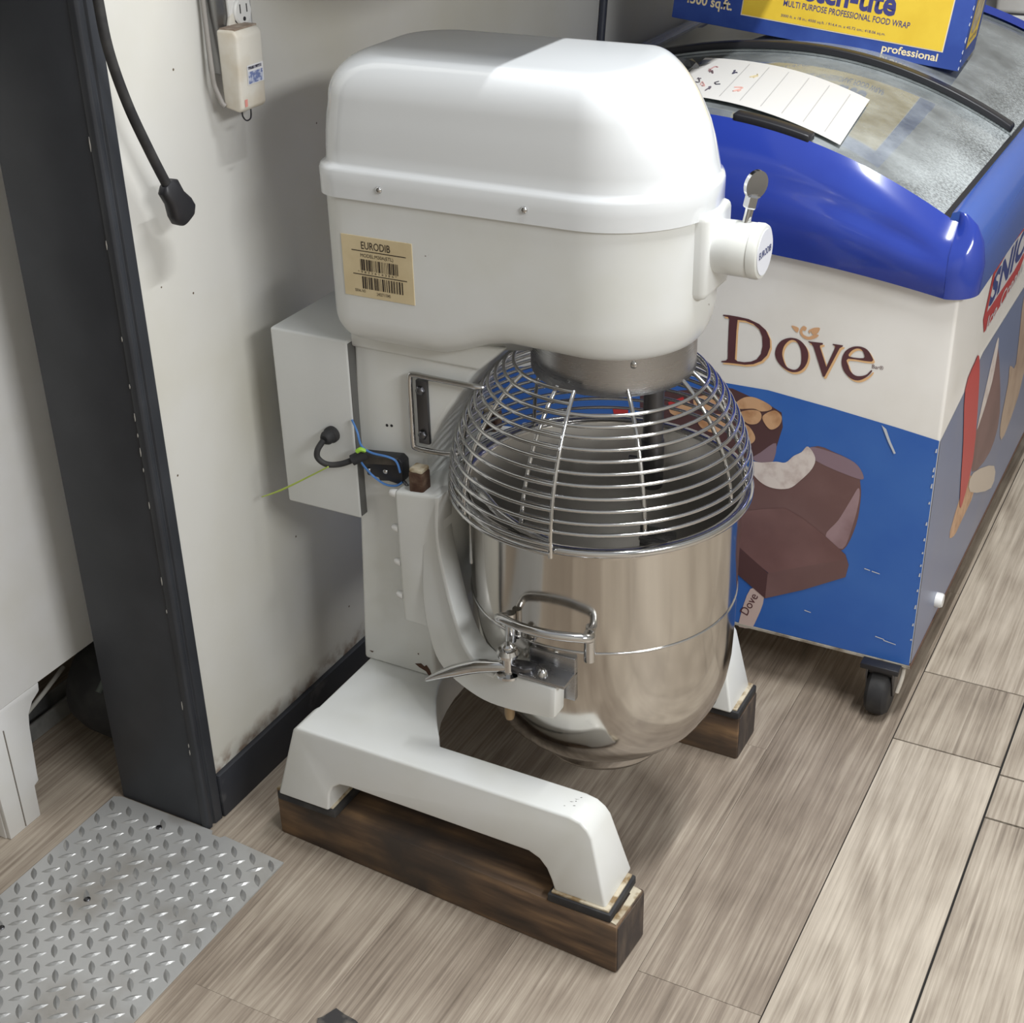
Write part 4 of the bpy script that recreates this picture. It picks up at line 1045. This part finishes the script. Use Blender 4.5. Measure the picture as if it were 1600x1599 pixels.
print_shape('side_logo', [ART['s_logo']], side(2), P_RED, fz)
print_shape('side_logo', [ART['s_logob']], side(3), mat('print_logo_white', (222, 220, 222), rough=0.3), fz)
LA = Vector((1.03, 0.672)); 
print_text('side_lettering', 'SNICKERS', 0.62, 0.058, lambda u, v: side(4)(1.050 + u + v * 0.35, 0.684 + v + u * 0.012), mat('print_navy', (40, 58, 130), rough=0.3), fz, 0.035)
print_text('side_lettering', 'Ice Cream', 0.32, 0.026, lambda u, v: side(4)(1.06 + u + v * 0.35, 0.640 + v + u * 0.012), mat('print_logo_white', (222, 220, 222)), fz, 0.01)

# frozen packs inside the freezer, seen through the lid
def pillow(name, c, sx, sy, sz, rot, material, label, seed):
    rnd = random.Random(seed)
    bm = bmesh.new(); N = 14
    ph = [rnd.uniform(0, 6.28) for _ in range(6)]
    def P(i, j, s):
        u = -1 + 2 * i / N; v = -1 + 2 * j / N
        h = (max(0, 1 - u ** 4) * max(0, 1 - v ** 4)) ** 0.6
        h *= 1 + 0.18 * sin(5 * u + ph[0]) * cos(4 * v + ph[1]) + 0.10 * sin(9 * u * v + ph[2])
        x = u * sx; y = v * sy
        return (c[0] + x * cos(rot) - y * sin(rot), c[1] + x * sin(rot) + y * cos(rot), c[2] + s * h * sz)
    T = [[bm.verts.new(P(i, j, 1)) for j in range(N + 1)] for i in range(N + 1)]
    B = [[T[i][j] if i in (0, N) or j in (0, N) else bm.verts.new(P(i, j, -1)) for j in range(N + 1)] for i in range(N + 1)]
    for i in range(N):
        for j in range(N):
            bm.faces.new((T[i][j], T[i + 1][j], T[i + 1][j + 1], T[i][j + 1]))
            q = (B[i][j], B[i][j + 1], B[i + 1][j + 1], B[i + 1][j])
            bm.faces.new(q)
    o = finish(name, bm, material, None, angle=60)
    return tag(o, label, 'food pack', 'frozen packs inside the freezer')
F1 = mat('frosted_bag', (212, 222, 226), rough=0.3, col2=(150, 172, 196), nscale=16, bump=0.4, bscale=30)
F2 = mat('clear_bag', (196, 204, 200), rough=0.22, col2=(226, 230, 230), nscale=12, bump=0.5, bscale=26)
F3 = mat('pink_bag', (196, 176, 176), rough=0.3, col2=(216, 216, 220), nscale=18, bump=0.4, bscale=30)
F4 = mat('blue_bag', (120, 150, 190), rough=0.3, col2=(196, 208, 216), nscale=10, bump=0.4, bscale=30)
packs = [((0.03, 0.98, 0.80), 0.105, 0.12, 0.045, 0.1, F2, 'frosted clear food pack lying inside the freezer at its front right'), ((-0.24, 0.98, 0.82), 0.11, 0.12, 0.05, -0.1, F1, 'pale blue frosted food pack under the paper sheet inside the freezer'), ((-0.50, 1.02, 0.80), 0.10, 0.14, 0.05, 0.1, F4, 'blue food pack inside the freezer at its wall side'), ((0.02, 1.28, 0.80), 0.105, 0.12, 0.05, -0.1, F3, 'pinkish food pack inside the freezer below the black seal'), ((-0.27, 1.30, 0.79), 0.11, 0.12, 0.05, 0.1, F2, 'clear food pack in the middle of the freezer'), ((0.03, 1.60, 0.81), 0.105, 0.13, 0.05, 0.1, F3, 'greyish pink food pack inside the freezer right of the yellow box'), ((-0.26, 1.62, 0.80), 0.11, 0.13, 0.05, -0.1, F1, 'pale blue food pack in the freezer under the yellow box'), ((0.02, 1.85, 0.80), 0.11, 0.08, 0.05, 0.1, F4, 'blue food pack at the back right inside the freezer')]
for i, (c, sx, sy, sz, r, mt, lab) in enumerate(packs): pillow('food_pack', c, sx, sy, sz, r, mt, lab, i)
box('inner_shelf', FX0 + 0.05, FX1 - 0.05, FY0 + 0.045, FY1 - 0.045, 0.735, 0.745, mat('frost_white', (206, 216, 218), rough=0.7, col2=(176, 190, 198), nscale=12, bump=0.6, bscale=40), fz)

# paper sheet taped on the glass
def sheet(name, corners, dz, material, parent=None, n=16, m=6):
    bm = bmesh.new(); G = []
    a, b, c, d = [Vector((p[0], p[1])) for p in corners]      # a->b along x, d->c
    for j in range(m + 1):
        row = []
        for i in range(n + 1):
            u = i / n; v = j / m
            p = (a * (1 - u) + b * u) * (1 - v) + (d * (1 - u) + c * u) * v
            row.append((p.x, p.y, archz(p.x)))
        G.append(row)
    V0 = [[bm.verts.new((x, y, z + dz)) for x, y, z in r] for r in G]
    V1 = [[bm.verts.new((x, y, z + dz - 0.0006)) for x, y, z in r] for r in G]
    for V in (V0, V1):
        for j in range(m):
            for i in range(n): bm.faces.new((V[j][i], V[j][i + 1], V[j + 1][i + 1], V[j + 1][i]))
    ring = [(0, i) for i in range(n + 1)] + [(j, n) for j in range(1, m + 1)] + [(m, i) for i in range(n - 1, -1, -1)] + [(j, 0) for j in range(m - 1, 0, -1)]
    for k in range(len(ring)):
        p, q = ring[k], ring[(k + 1) % len(ring)]
        bm.faces.new((V0[p[0]][p[1]], V0[q[0]][q[1]], V1[q[0]][q[1]], V1[p[0]][p[1]]))
    return finish(name, bm, material, parent)
ps = thing('paper_sheet', 'white ruled paper sheet taped on the curved freezer glass', 'paper', (-0.2, 1.05, 1.03))
SHC = [(-0.335, 0.925), (-0.009, 0.845), (-0.038, 1.115), (-0.385, 1.235)]
sheet('sheet', SHC, 0.0022, mat('paper_white', (214, 212, 208), rough=0.6), ps)
def sh3(u, v, dz=0.0028):
    a, b, c, d = [Vector(p) for p in SHC]
    p = (a * (1 - u) + b * u) * (1 - v) + (d * (1 - u) + c * u) * v
    return (p.x, p.y, archz(p.x) + dz)
M_RULE = mat('pale_grid_ink', (178, 176, 174), rough=0.6)
for u in (0.30, 0.42, 0.54, 0.66, 0.78, 0.90):
    print_shape('grid_line', [[(u, 0.08), (u + 0.004, 0.08), (u + 0.004, 0.92), (u, 0.92)]], lambda p, q: sh3(p, q), M_RULE, ps)
rnd = random.Random(3)
for (u, v, c) in ((0.14, 0.62, (110, 90, 96)), (0.25, 0.66, (60, 60, 84)), (0.38, 0.66, (200, 186, 150)), (0.10, 0.36, (90, 84, 92)), (0.22, 0.34, (70, 70, 80)), (0.19, 0.18, (96, 88, 100)), (0.36, 0.28, (206, 160, 150)), (0.15, 0.30, (200, 160, 156)), (0.12, 0.68, (180, 140, 140))):
    pts = [(u + rnd.uniform(-0.03, 0.03), v + rnd.uniform(-0.06, 0.06)) for _ in range(5)]
    bmx = bmesh.new(); add_tube(bmx, [sh3(p[0], p[1], 0.003) for p in smooth_path([(p[0], p[1], 0) for p in pts], 5)], 0.0011, 5)
    finish('pen_mark', bmx, mat('pen_%d_%d' % (c[0], c[2]), c, rough=0.6), ps)
# crumpled film at the sheet's far corner
bm = bmesh.new(); rnd = random.Random(11); N = 9
G = [[bm.verts.new((-0.455 + 0.10 * i / N + rnd.uniform(-0.006, 0.006), 1.08 + 0.10 * j / N + 0.05 * i / N + rnd.uniform(-0.006, 0.006), archz(-0.40) + 0.004 + rnd.uniform(0, 0.016))) for j in range(5)] for i in range(N + 1)]
for i in range(N):
    for j in range(4): bm.faces.new((G[i][j], G[i + 1][j], G[i + 1][j + 1], G[i][j + 1]))
bmesh.ops.solidify(bm, geom=bm.faces[:], thickness=0.0008)
tag(finish('plastic_film', bm, mat('grey_film', (150, 152, 154), rough=0.15, metal=0.35), None, angle=10), 'crumpled grey plastic film beside the paper sheet on the freezer', 'plastic film')

# ================================================================== FOOD WRAP BOX
BO = Vector((0.04, 1.44, 0.991)); BU = Vector((-0.99000982, -0.07071499, 0.12198335)); BW_ = Vector((-0.07018423, 0.99749656, 0.0086477)); BV = Vector((0.1222895, 0.0, 0.99249447))
def b3(u, v, w=0.0): p = BO + BU * u + BV * v + BW_ * w; return (p.x, p.y, p.z)
wb = thing('food_wrap_box', 'blue and yellow cardboard food wrap box on the freezer lid', 'box', b3(0.28, 0, 0.1))
LB, HB, DB = 0.567, 0.200, 0.20
bm = bmesh.new()
vs = [bm.verts.new(b3(u, v, w)) for u in (0, LB) for v in (0, HB) for w in (0, DB)]
for f in ((0, 1, 3, 2), (4, 6, 7, 5), (0, 4, 5, 1), (2, 3, 7, 6), (0, 2, 6, 4), (1, 5, 7, 3)): bm.faces.new([vs[i] for i in f])
bmesh.ops.recalc_face_normals(bm, faces=bm.faces[:]); bevel(bm, 0.002, 2)
M_CARD = mat('carton_blue', (48, 76, 158), rough=0.5, col2=(58, 88, 170), nscale=20)
finish('carton', bm, M_CARD, wb)
M_YEL = mat('carton_yellow', (240, 204, 64), rough=0.5, col2=(232, 194, 56), nscale=14)
def bf(u0, v0, ly): return lambda p, q: b3(u0 - p, v0 + q, -0.0004 * ly)
def brect(name, u0, u1, v0, v1, ly, mt): print_shape(name, [[(u0, v0), (u1, v0), (u1, v1), (u0, v1)]], lambda p, q: b3(p, q, -0.0004 * ly), mt, wb)
brect('yellow_panel', 0.036, 0.429, 0.029, 0.175, 1, mat('carton_cream', (236, 222, 190), rough=0.5))
brect('yellow_panel', 0.038, 0.427, 0.031, 0.173, 2, M_YEL)
M_NAVY = mat('carton_navy_ink', (66, 66, 128), rough=0.5)
M_CRM = mat('carton_cream_ink', (240, 222, 178), rough=0.5)
print_text('box_lettering', '4500 sq.ft.', 0.098, 0.026, bf(0.546, 0.027, 1), M_CRM, wb, 0.02)
print_text('box_lettering', 'stretch-tite', 0.235, 0.045, bf(0.373, 0.076, 3), M_NAVY, wb, 0.03)
print_text('box_lettering', 'MULTI PURPOSE PROFESSIONAL FOOD WRAP', 0.243, 0.0115, bf(0.349, 0.060, 3), M_NAVY, wb, 0.008)
print_text('box_lettering', '3000 ft. x 18 in.; 4500 sq.ft. / 914.4 m. x 45.72 cm.; 418.06 sq.m.', 0.203, 0.0065, bf(0.350, 0.0385, 3), M_NAVY, wb)
print_text('box_lettering', 'professional', 0.105, 0.019, bf(0.148, 0.0065, 1), M_CRM, wb, 0.02)
print_text('box_lettering', 'inside', 0.04, 0.010, bf(0.418, 0.076, 3), M_NAVY, wb)
# printed end
print_shape('end_panel', [[(0.030, 0.035), (0.160, 0.035), (0.160, 0.17), (0.030, 0.17)]], lambda p, q: b3(-0.0005, q, p), M_YEL, wb)
print_shape('end_picture', [[(0.045, 0.07), (0.10, 0.06), (0.15, 0.09), (0.15, 0.165), (0.05, 0.165)]], lambda p, q: b3(-0.0009, q, p), mat('carton_picture', (200, 186, 150), rough=0.5, col2=(140, 110, 80), nscale=40), wb, 3)
print_text('box_lettering', 'stretch-tite', 0.10, 0.010, lambda p, q: b3(-0.0009, 0.044 + q, 0.045 + p), M_NAVY, wb)
# worn corner
M_WORN = mat('carton_bare', (196, 200, 214), rough=0.8)
for q in (0.004, 0.018, 0.03, 0.05, 0.085, 0.10, 0.115):
    h = random.uniform(0.004, 0.012)
    q += random.uniform(-0.004, 0.004)
    print_shape('worn_edge', [[(0.0, q), (0.002, q + h * 0.3), (0.001, q + h), (0.0, q + h)]], lambda p, r: b3(p, r, -0.0008), M_WORN, wb)
# background bins on a shelf beyond the freezer
bs = thing('storage_rack', 'grey rack with a white edge strip far behind the freezer', 'rack', (0.15, 2.6, 0))
box('rack_body', -0.45, 1.4, 2.48, 3.0, 0.0, 0.905, mat('rack_grey', (112, 112, 116), rough=0.6), bs, 0.004)
box('edge_strip', -0.45, 1.4, 2.468, 2.482, 0.897, 0.913, M_WHITEPL, bs, 0.002)
for i, (x0, x1) in enumerate(((-0.105, 0.012), (0.026, 0.16))):
    o = box('storage_bin', x0, x1, 2.53, 2.8, 0.906, 1.10, mat('bin_white', (214, 212, 206), rough=0.5, col2=(196, 192, 184), nscale=8), None, 0.012, 3)
    tag(o, ['pale storage bin just right of the yellow wrap box, on the rack', 'pale storage bin at the right picture edge, on the rack behind the freezer'][i], 'bin', 'pale bins on the rack')

# ================================================================== WALL FITTINGS
ou = thing('power_outlet', 'metal strip with a white power socket on the wall', 'outlet', (-0.73, 0.255, 1.2))
M_GALV = steel('galvanised', (150, 150, 150), 0.35, 0.1)
bm = bmesh.new(); add_box(bm, -0.73, -0.704, 0.222, 0.300, 1.170, 1.60); bmesh.ops.recalc_face_normals(bm, faces=bm.faces[:]); bevel(bm, 0.004, 2)
finish('metal_box', bm, M_GALV, ou)
box('socket_plate', -0.705, -0.699, 0.243, 0.292, 1.205, 1.345, M_WHITEPL, ou, 0.003)
for z in (1.248, 1.300):
    f = lathe('socket_face', [(0, 0), (0.0185, 0), (0.0185, 0.004), (0.0165, 0.006), (0, 0.006)], (-0.700, 0.268, z), M_WHITEPL, ou, 24, 'x')
    box('slot', -0.6942, -0.6936, 0.2595, 0.2615, z - 0.002, z + 0.010, M_BLACKPL, f); box('slot', -0.6942, -0.6936, 0.274, 0.276, z - 0.002, z + 0.009, M_BLACKPL, f)
    lathe('ground_hole', [(0, 0), (0.003, 0), (0.003, 0.0006), (0, 0.0006)], (-0.6942, 0.268, z - 0.010), M_BLACKPL, f, 10, 'x')
pu = thing('plug_in_unit', 'white plug-in electrical unit hanging below the wall socket', 'adapter', (-0.69, 0.25, 1.12))
M_AGED = mat('aged_white_plastic', (216, 212, 202), rough=0.5, col2=(200, 190, 172), nscale=18)
prism('housing', [(-0.703, 1.128), (-0.678, 1.122), (-0.672, 1.127), (-0.668, 1.224), (-0.674, 1.232), (-0.703, 1.232)], 0.214, 0.270, 'xz', M_AGED, pu, 0.004, 3)
prism('mounting_ear', [(0.235, 1.225), (0.275, 1.225), (0.265, 1.246), (0.255, 1.251), (0.244, 1.246)], -0.704, -0.698, 'yz', M_AGED, pu, 0.002)
lathe('ear_hole', [(0, 0), (0.004, 0), (0.004, 0.0005), (0, 0.0005)], (-0.698, 0.256, 1.238), M_BLACKPL, pu, 12, 'x')
box('dust_top', -0.700, -0.674, 0.218, 0.267, 1.2315, 1.2335, mat('brown_dust', (138, 122, 108), rough=0.9, col2=(176, 166, 152), nscale=50), pu)
def pu3(y0, z0): return lambda u, v: (-0.6676 - (1.224 - (z0 + v)) * 0.0412 + 0.0004, y0 + u, z0 + v)
print_shape('unit_label', [[(0, 0), (0.036, 0), (0.036, 0.026), (0, 0.026)]], pu3(0.230, 1.158), mat('label_white', (224, 224, 226)), pu)
print_shape('unit_label', [[(0, 0), (0.032, 0), (0.032, 0.016), (0, 0.016)]], lambda u, v: tuple(a + b for a, b in zip(pu3(0.232, 1.159)(u, v), (0.0003, 0, 0))), mat('label_blue', (110, 124, 168), rough=0.5, col2=(190, 196, 214), nscale=180, lo=0.45, hi=0.55), pu)
print_shape('unit_label', [[(0, 0), (0.030, 0), (0.030, 0.004), (0, 0.004)]], lambda u, v: tuple(a + b for a, b in zip(pu3(0.232, 1.178)(u, v), (0.0003, 0, 0))), mat('label_black', (60, 60, 72), rough=0.5, col2=(150, 150, 160), nscale=200, lo=0.5, hi=0.6), pu)
print_shape('unit_lamp', [[(0, 0), (0.006, 0), (0.006, 0.010), (0, 0.010)]], pu3(0.220, 1.130), mat('label_pink', (222, 150, 140)), pu)
tube('pull_ring', [(-0.682, 0.226, 1.127), (-0.680, 0.223, 1.117), (-0.680, 0.230, 1.109), (-0.680, 0.240, 1.110), (-0.682, 0.245, 1.120), (-0.682, 0.243, 1.128)], 0.0011, M_BLACKPL, pu, 6)
gc = tube('unit_cord', [(-0.722, 0.216, 1.6), (-0.720, 0.216, 1.30), (-0.716, 0.212, 1.22), (-0.712, 0.208, 1.18), (-0.712, 0.209, 1.160), (-0.708, 0.211, 1.145), (-0.704, 0.2125, 1.134), (-0.700, 0.2135, 1.130)], 0.0035, mat('grey_cord', (146, 142, 138), rough=0.5), None, 10)
tag(gc, 'thin grey cord looping along the metal strip to the plug-in unit', 'cord')
hc = thing('hanging_cord', 'black power cord with a plug hanging beside the black door frame', 'cord', (-0.69, 0.03, 1.3))
tube('cord', [(-0.690, -0.022, 1.62), (-0.690, -0.020, 1.45), (-0.690, -0.014, 1.32), (-0.689, -0.010, 1.25), (-0.688, 0.008, 1.18), (-0.687, 0.034, 1.115), (-0.686, 0.056, 1.066)], 0.0068, M_RUBBER, hc, 12)
pv = Vector((-0.686, 0.056, 1.066)); pdir = Vector((0.06, 0.42, -0.90)).normalized()
pa, pb = Vector((0, 0.9, 0.42)).normalized(), None
pb = pdir.cross(pa).normalized(); pa = pb.cross(pdir).normalized()
bm = bmesh.new(); loops = []
for s, wa, wb2 in ((0.0, 0.010, 0.007), (0.006, 0.0165, 0.010), (0.024, 0.0155, 0.011), (0.040, 0.021, 0.012), (0.052, 0.0215, 0.0115), (0.060, 0.015, 0.009)):
    loops.append([bm.verts.new(pv + pdir * s + pa * (wa * math.copysign(abs(cos(t)) ** 0.6, cos(t))) + pb * (wb2 * math.copysign(abs(sin(t)) ** 0.6, sin(t)))) for t in [2 * pi * k / 24 for k in range(24)]])
for A, B in zip(loops, loops[1:]):
    for k in range(24): bm.faces.new((A[k], A[(k + 1) % 24], B[(k + 1) % 24], B[k]))
bm.faces.new(loops[0][::-1]); bm.faces.new(loops[-1])
finish('plug', bm, M_BLACKPL, hc, angle=50)
tag(tube('wall_cable', [(-0.722, 1.535, 1.42), (-0.722, 1.530, 1.15), (-0.722, 1.515, 1.05), (-0.722, 1.500, 0.96), (-0.722, 1.485, 0.80)], 0.0085, mat('dark_blue_cable', (58, 62, 74), rough=0.5), None, 10), 'dark cable running down the wall behind the mixer head', 'cable')

# ================================================================== DIAMOND PLATE
dp = thing('floor_plate', 'worn aluminium diamond tread plate in the doorway', 'metal plate', (-0.745, -0.4, 0))
M_ALU = mat('worn_aluminium', (190, 190, 188), rough=0.36, metal=0.35, col2=(136, 126, 112), nscale=6, lo=0.52, hi=0.78, bump=0.06, bscale=90)
prism('plate', [(-0.922, -1.05), (-0.566, -1.05), (-0.566, -0.026), (-0.690, -0.018), (-0.694, -0.024), (-0.712, -0.024), (-0.716, -0.016), (-0.908, -0.016), (-0.922, -0.022)], 0.0, 0.003, 'xy', M_ALU, dp, 0.0008, 1)
bm = bmesh.new(); Lh, Wh, Hh = 0.0150, 0.0048, 0.0021
ringp = [(-Lh, 0), (-Lh * 0.45, -Wh * 0.8), (0, -Wh), (Lh * 0.45, -Wh * 0.8), (Lh, 0), (Lh * 0.45, Wh * 0.8), (0, Wh), (-Lh * 0.45, Wh * 0.8)]
R0 = [bm.verts.new((x, y, 0)) for x, y in ringp]
T = [bm.verts.new((x * 0.78, 0, Hh * (0.55 if abs(x) > 0.01 else 1.0))) for x in (-Lh, -Lh * 0.4, Lh * 0.4, Lh)]
bm.faces.new((R0[0], R0[1], T[0])); bm.faces.new((R0[1], R0[2], T[1], T[0])); bm.faces.new((R0[2], T[2], T[1])); bm.faces.new((R0[2], R0[3], T[2])) ; bm.faces.new((R0[3], T[3], T[2])); bm.faces.new((R0[3], R0[4], T[3]))
bm.faces.new((R0[4], R0[5], T[3])); bm.faces.new((R0[5], R0[6], T[2], T[3])); bm.faces.new((R0[6], T[1], T[2])); bm.faces.new((R0[6], R0[7], T[1])); bm.faces.new((R0[7], T[0], T[1])); bm.faces.new((R0[7], R0[0], T[0]))
bmesh.ops.recalc_face_normals(bm, faces=bm.faces[:])
lug_me = bpy.data.meshes.new('tread_lug'); bm.to_mesh(lug_me); bm.free()
lug_me.materials.append(mat('lug_aluminium', (182, 182, 180), rough=0.3, metal=0.6))
s_ = 0.0365
for i in range(10):
    for jx in range(13):
        for o_, ang in ((0.0, -45), (0.5, 45)):
            x = -0.908 + (i + o_) * s_; y = -0.042 - (jx + o_) * s_
            if x > -0.574 or x < -0.915: continue
            if x - (-0.922) < 0.0 or (y < -0.30 and x < -0.905 + (-0.30 - y) * 0.35): continue
            g = bpy.data.objects.new('tread_lug', lug_me); COL.objects.link(g)
            attach(g, dp); g.location = (x, y, 0.003); g.rotation_euler = (0, 0, radians(ang))
for (x, y) in ((-0.800, -0.050), (-0.792, -0.230), (-0.868, -0.335)):
    screw('plate_screw', (x, y, 0.003), 0.0055, 0.002, 'z', M_DARKSTEEL, dp, 1, 12)

# ================================================================== APPLIANCE IN THE NEXT ROOM
ap = thing('white_appliance', 'white enamel kitchen appliance on flared legs beyond the doorway', 'appliance', (-1.3, 0.0, 0))
M_APW = white_paint('appliance_enamel', (214, 214, 214), True, 0.4)
AX = -1.0
box('side_panel', AX - 0.62, AX, -0.185, 0.92, 0.238, 1.20, M_APW, ap, 0.003)
def leg(sx, y0, flip):
    f = (lambda y: 2 * y0 + 0.0 - y) if flip else (lambda y: y)
    pts = [(-0.180, 0.0), (-0.112, 0.0), (-0.110, 0.062), (-0.100, 0.066), (-0.100, 0.080), (-0.094, 0.17), (-0.090, 0.195), (-0.078, 0.212), (-0.060, 0.222), (-0.058, 0.238), (-0.185, 0.238)]
    prism('leg', [(f(y) if not flip else 0.735 - y, z) for y, z in pts], sx - 0.012, sx, 'yz', M_APW, ap, 0.002)
leg(AX - 0.001, 0, False); leg(AX - 0.001, 0, True)
prism('leg_return', [(AX - 0.085, 0.0), (AX - 0.010, 0.0), (AX - 0.010, 0.238), (AX - 0.13, 0.238), (AX - 0.10, 0.20)], -0.182, -0.170, 'xz', M_APW, ap, 0.002)
box('leg_crease', AX - 0.0015, AX + 0.0005, -0.147, -0.1455, 0.004, 0.20, mat('crease_line', (120, 114, 106), rough=0.8), ap)  # darker strip drawn along the crease of the leg
# clutter in the dark beneath it
M_DK = mat('dusty_black', (40, 41, 43), rough=0.75, col2=(60, 60, 60), nscale=20)
bk = thing('floor_fan_motor', 'dark round motor housing on the floor under the white appliance', 'motor', (-1.05, 0.16, 0))
lathe('housing', [(0, -0.06), (0.07, -0.06), (0.088, -0.048), (0.096, -0.02), (0.098, 0.02), (0.09, 0.05), (0.07, 0.062), (0, 0.062)], (-1.03, 0.145, 0.098), M_DK, bk, 40, 'x')
tube('strap', [(-1.0, 0.06, 0.14), (-0.995, 0.10, 0.175), (-0.99, 0.16, 0.19), (-1.0, 0.22, 0.17)], 0.006, mat('grey_green', (96, 104, 100), rough=0.7), bk, 8)
mr_ = thing('metal_channel', 'scuffed grey metal channel on the floor behind the appliance leg', 'metal channel', (-1.15, 0.0, 0))
prism('channel', [(-1.20, 0.0), (-1.155, 0.0), (-1.155, 0.035), (-1.16, 0.035), (-1.16, 0.006), (-1.195, 0.006), (-1.195, 0.035), (-1.20, 0.035)], -0.14, 0.34, 'xz', mat('scuffed_grey', (138, 138, 134), rough=0.6, col2=(80, 80, 80), nscale=12), mr_, 0.001)
tag(tube('floor_pipe', [(-1.32, -0.1, 0.03), (-1.30, 0.05, 0.06), (-1.27, 0.2, 0.07), (-1.25, 0.4, 0.08)], 0.022, mat('dull_green_pipe', (104, 116, 112), rough=0.6), None, 12), 'dull green pipe lying under the white appliance', 'pipe')
tag(tube('white_rod', [(-1.05, -0.075, 0.150), (-1.09, 0.02, 0.135), (-1.12, 0.1, 0.13)], 0.004, mat('rod_white', (190, 188, 180), rough=0.5), None, 8, 3), 'thin pale rod sticking out behind the appliance leg', 'rod')

# ================================================================== FLOOR LITTER
bm = bmesh.new()
P = [(-0.338, -0.264), (-0.333, -0.258), (-0.325, -0.237), (-0.308, -0.241), (-0.288, -0.243), (-0.262, -0.254), (-0.240, -0.275), (-0.250, -0.31), (-0.300, -0.30), (-0.325, -0.285)]
prism_bm(bm, P, 0.0, 0.004, 'xy')
sp = finish('rubber_scrap', bm, mat('scrap_black', (52, 50, 50), rough=0.7, col2=(120, 114, 106), nscale=25, lo=0.55, hi=0.7), None)
tag(sp, 'torn black rubber scrap on the floor at the near edge, between plate and timber', 'scrap')
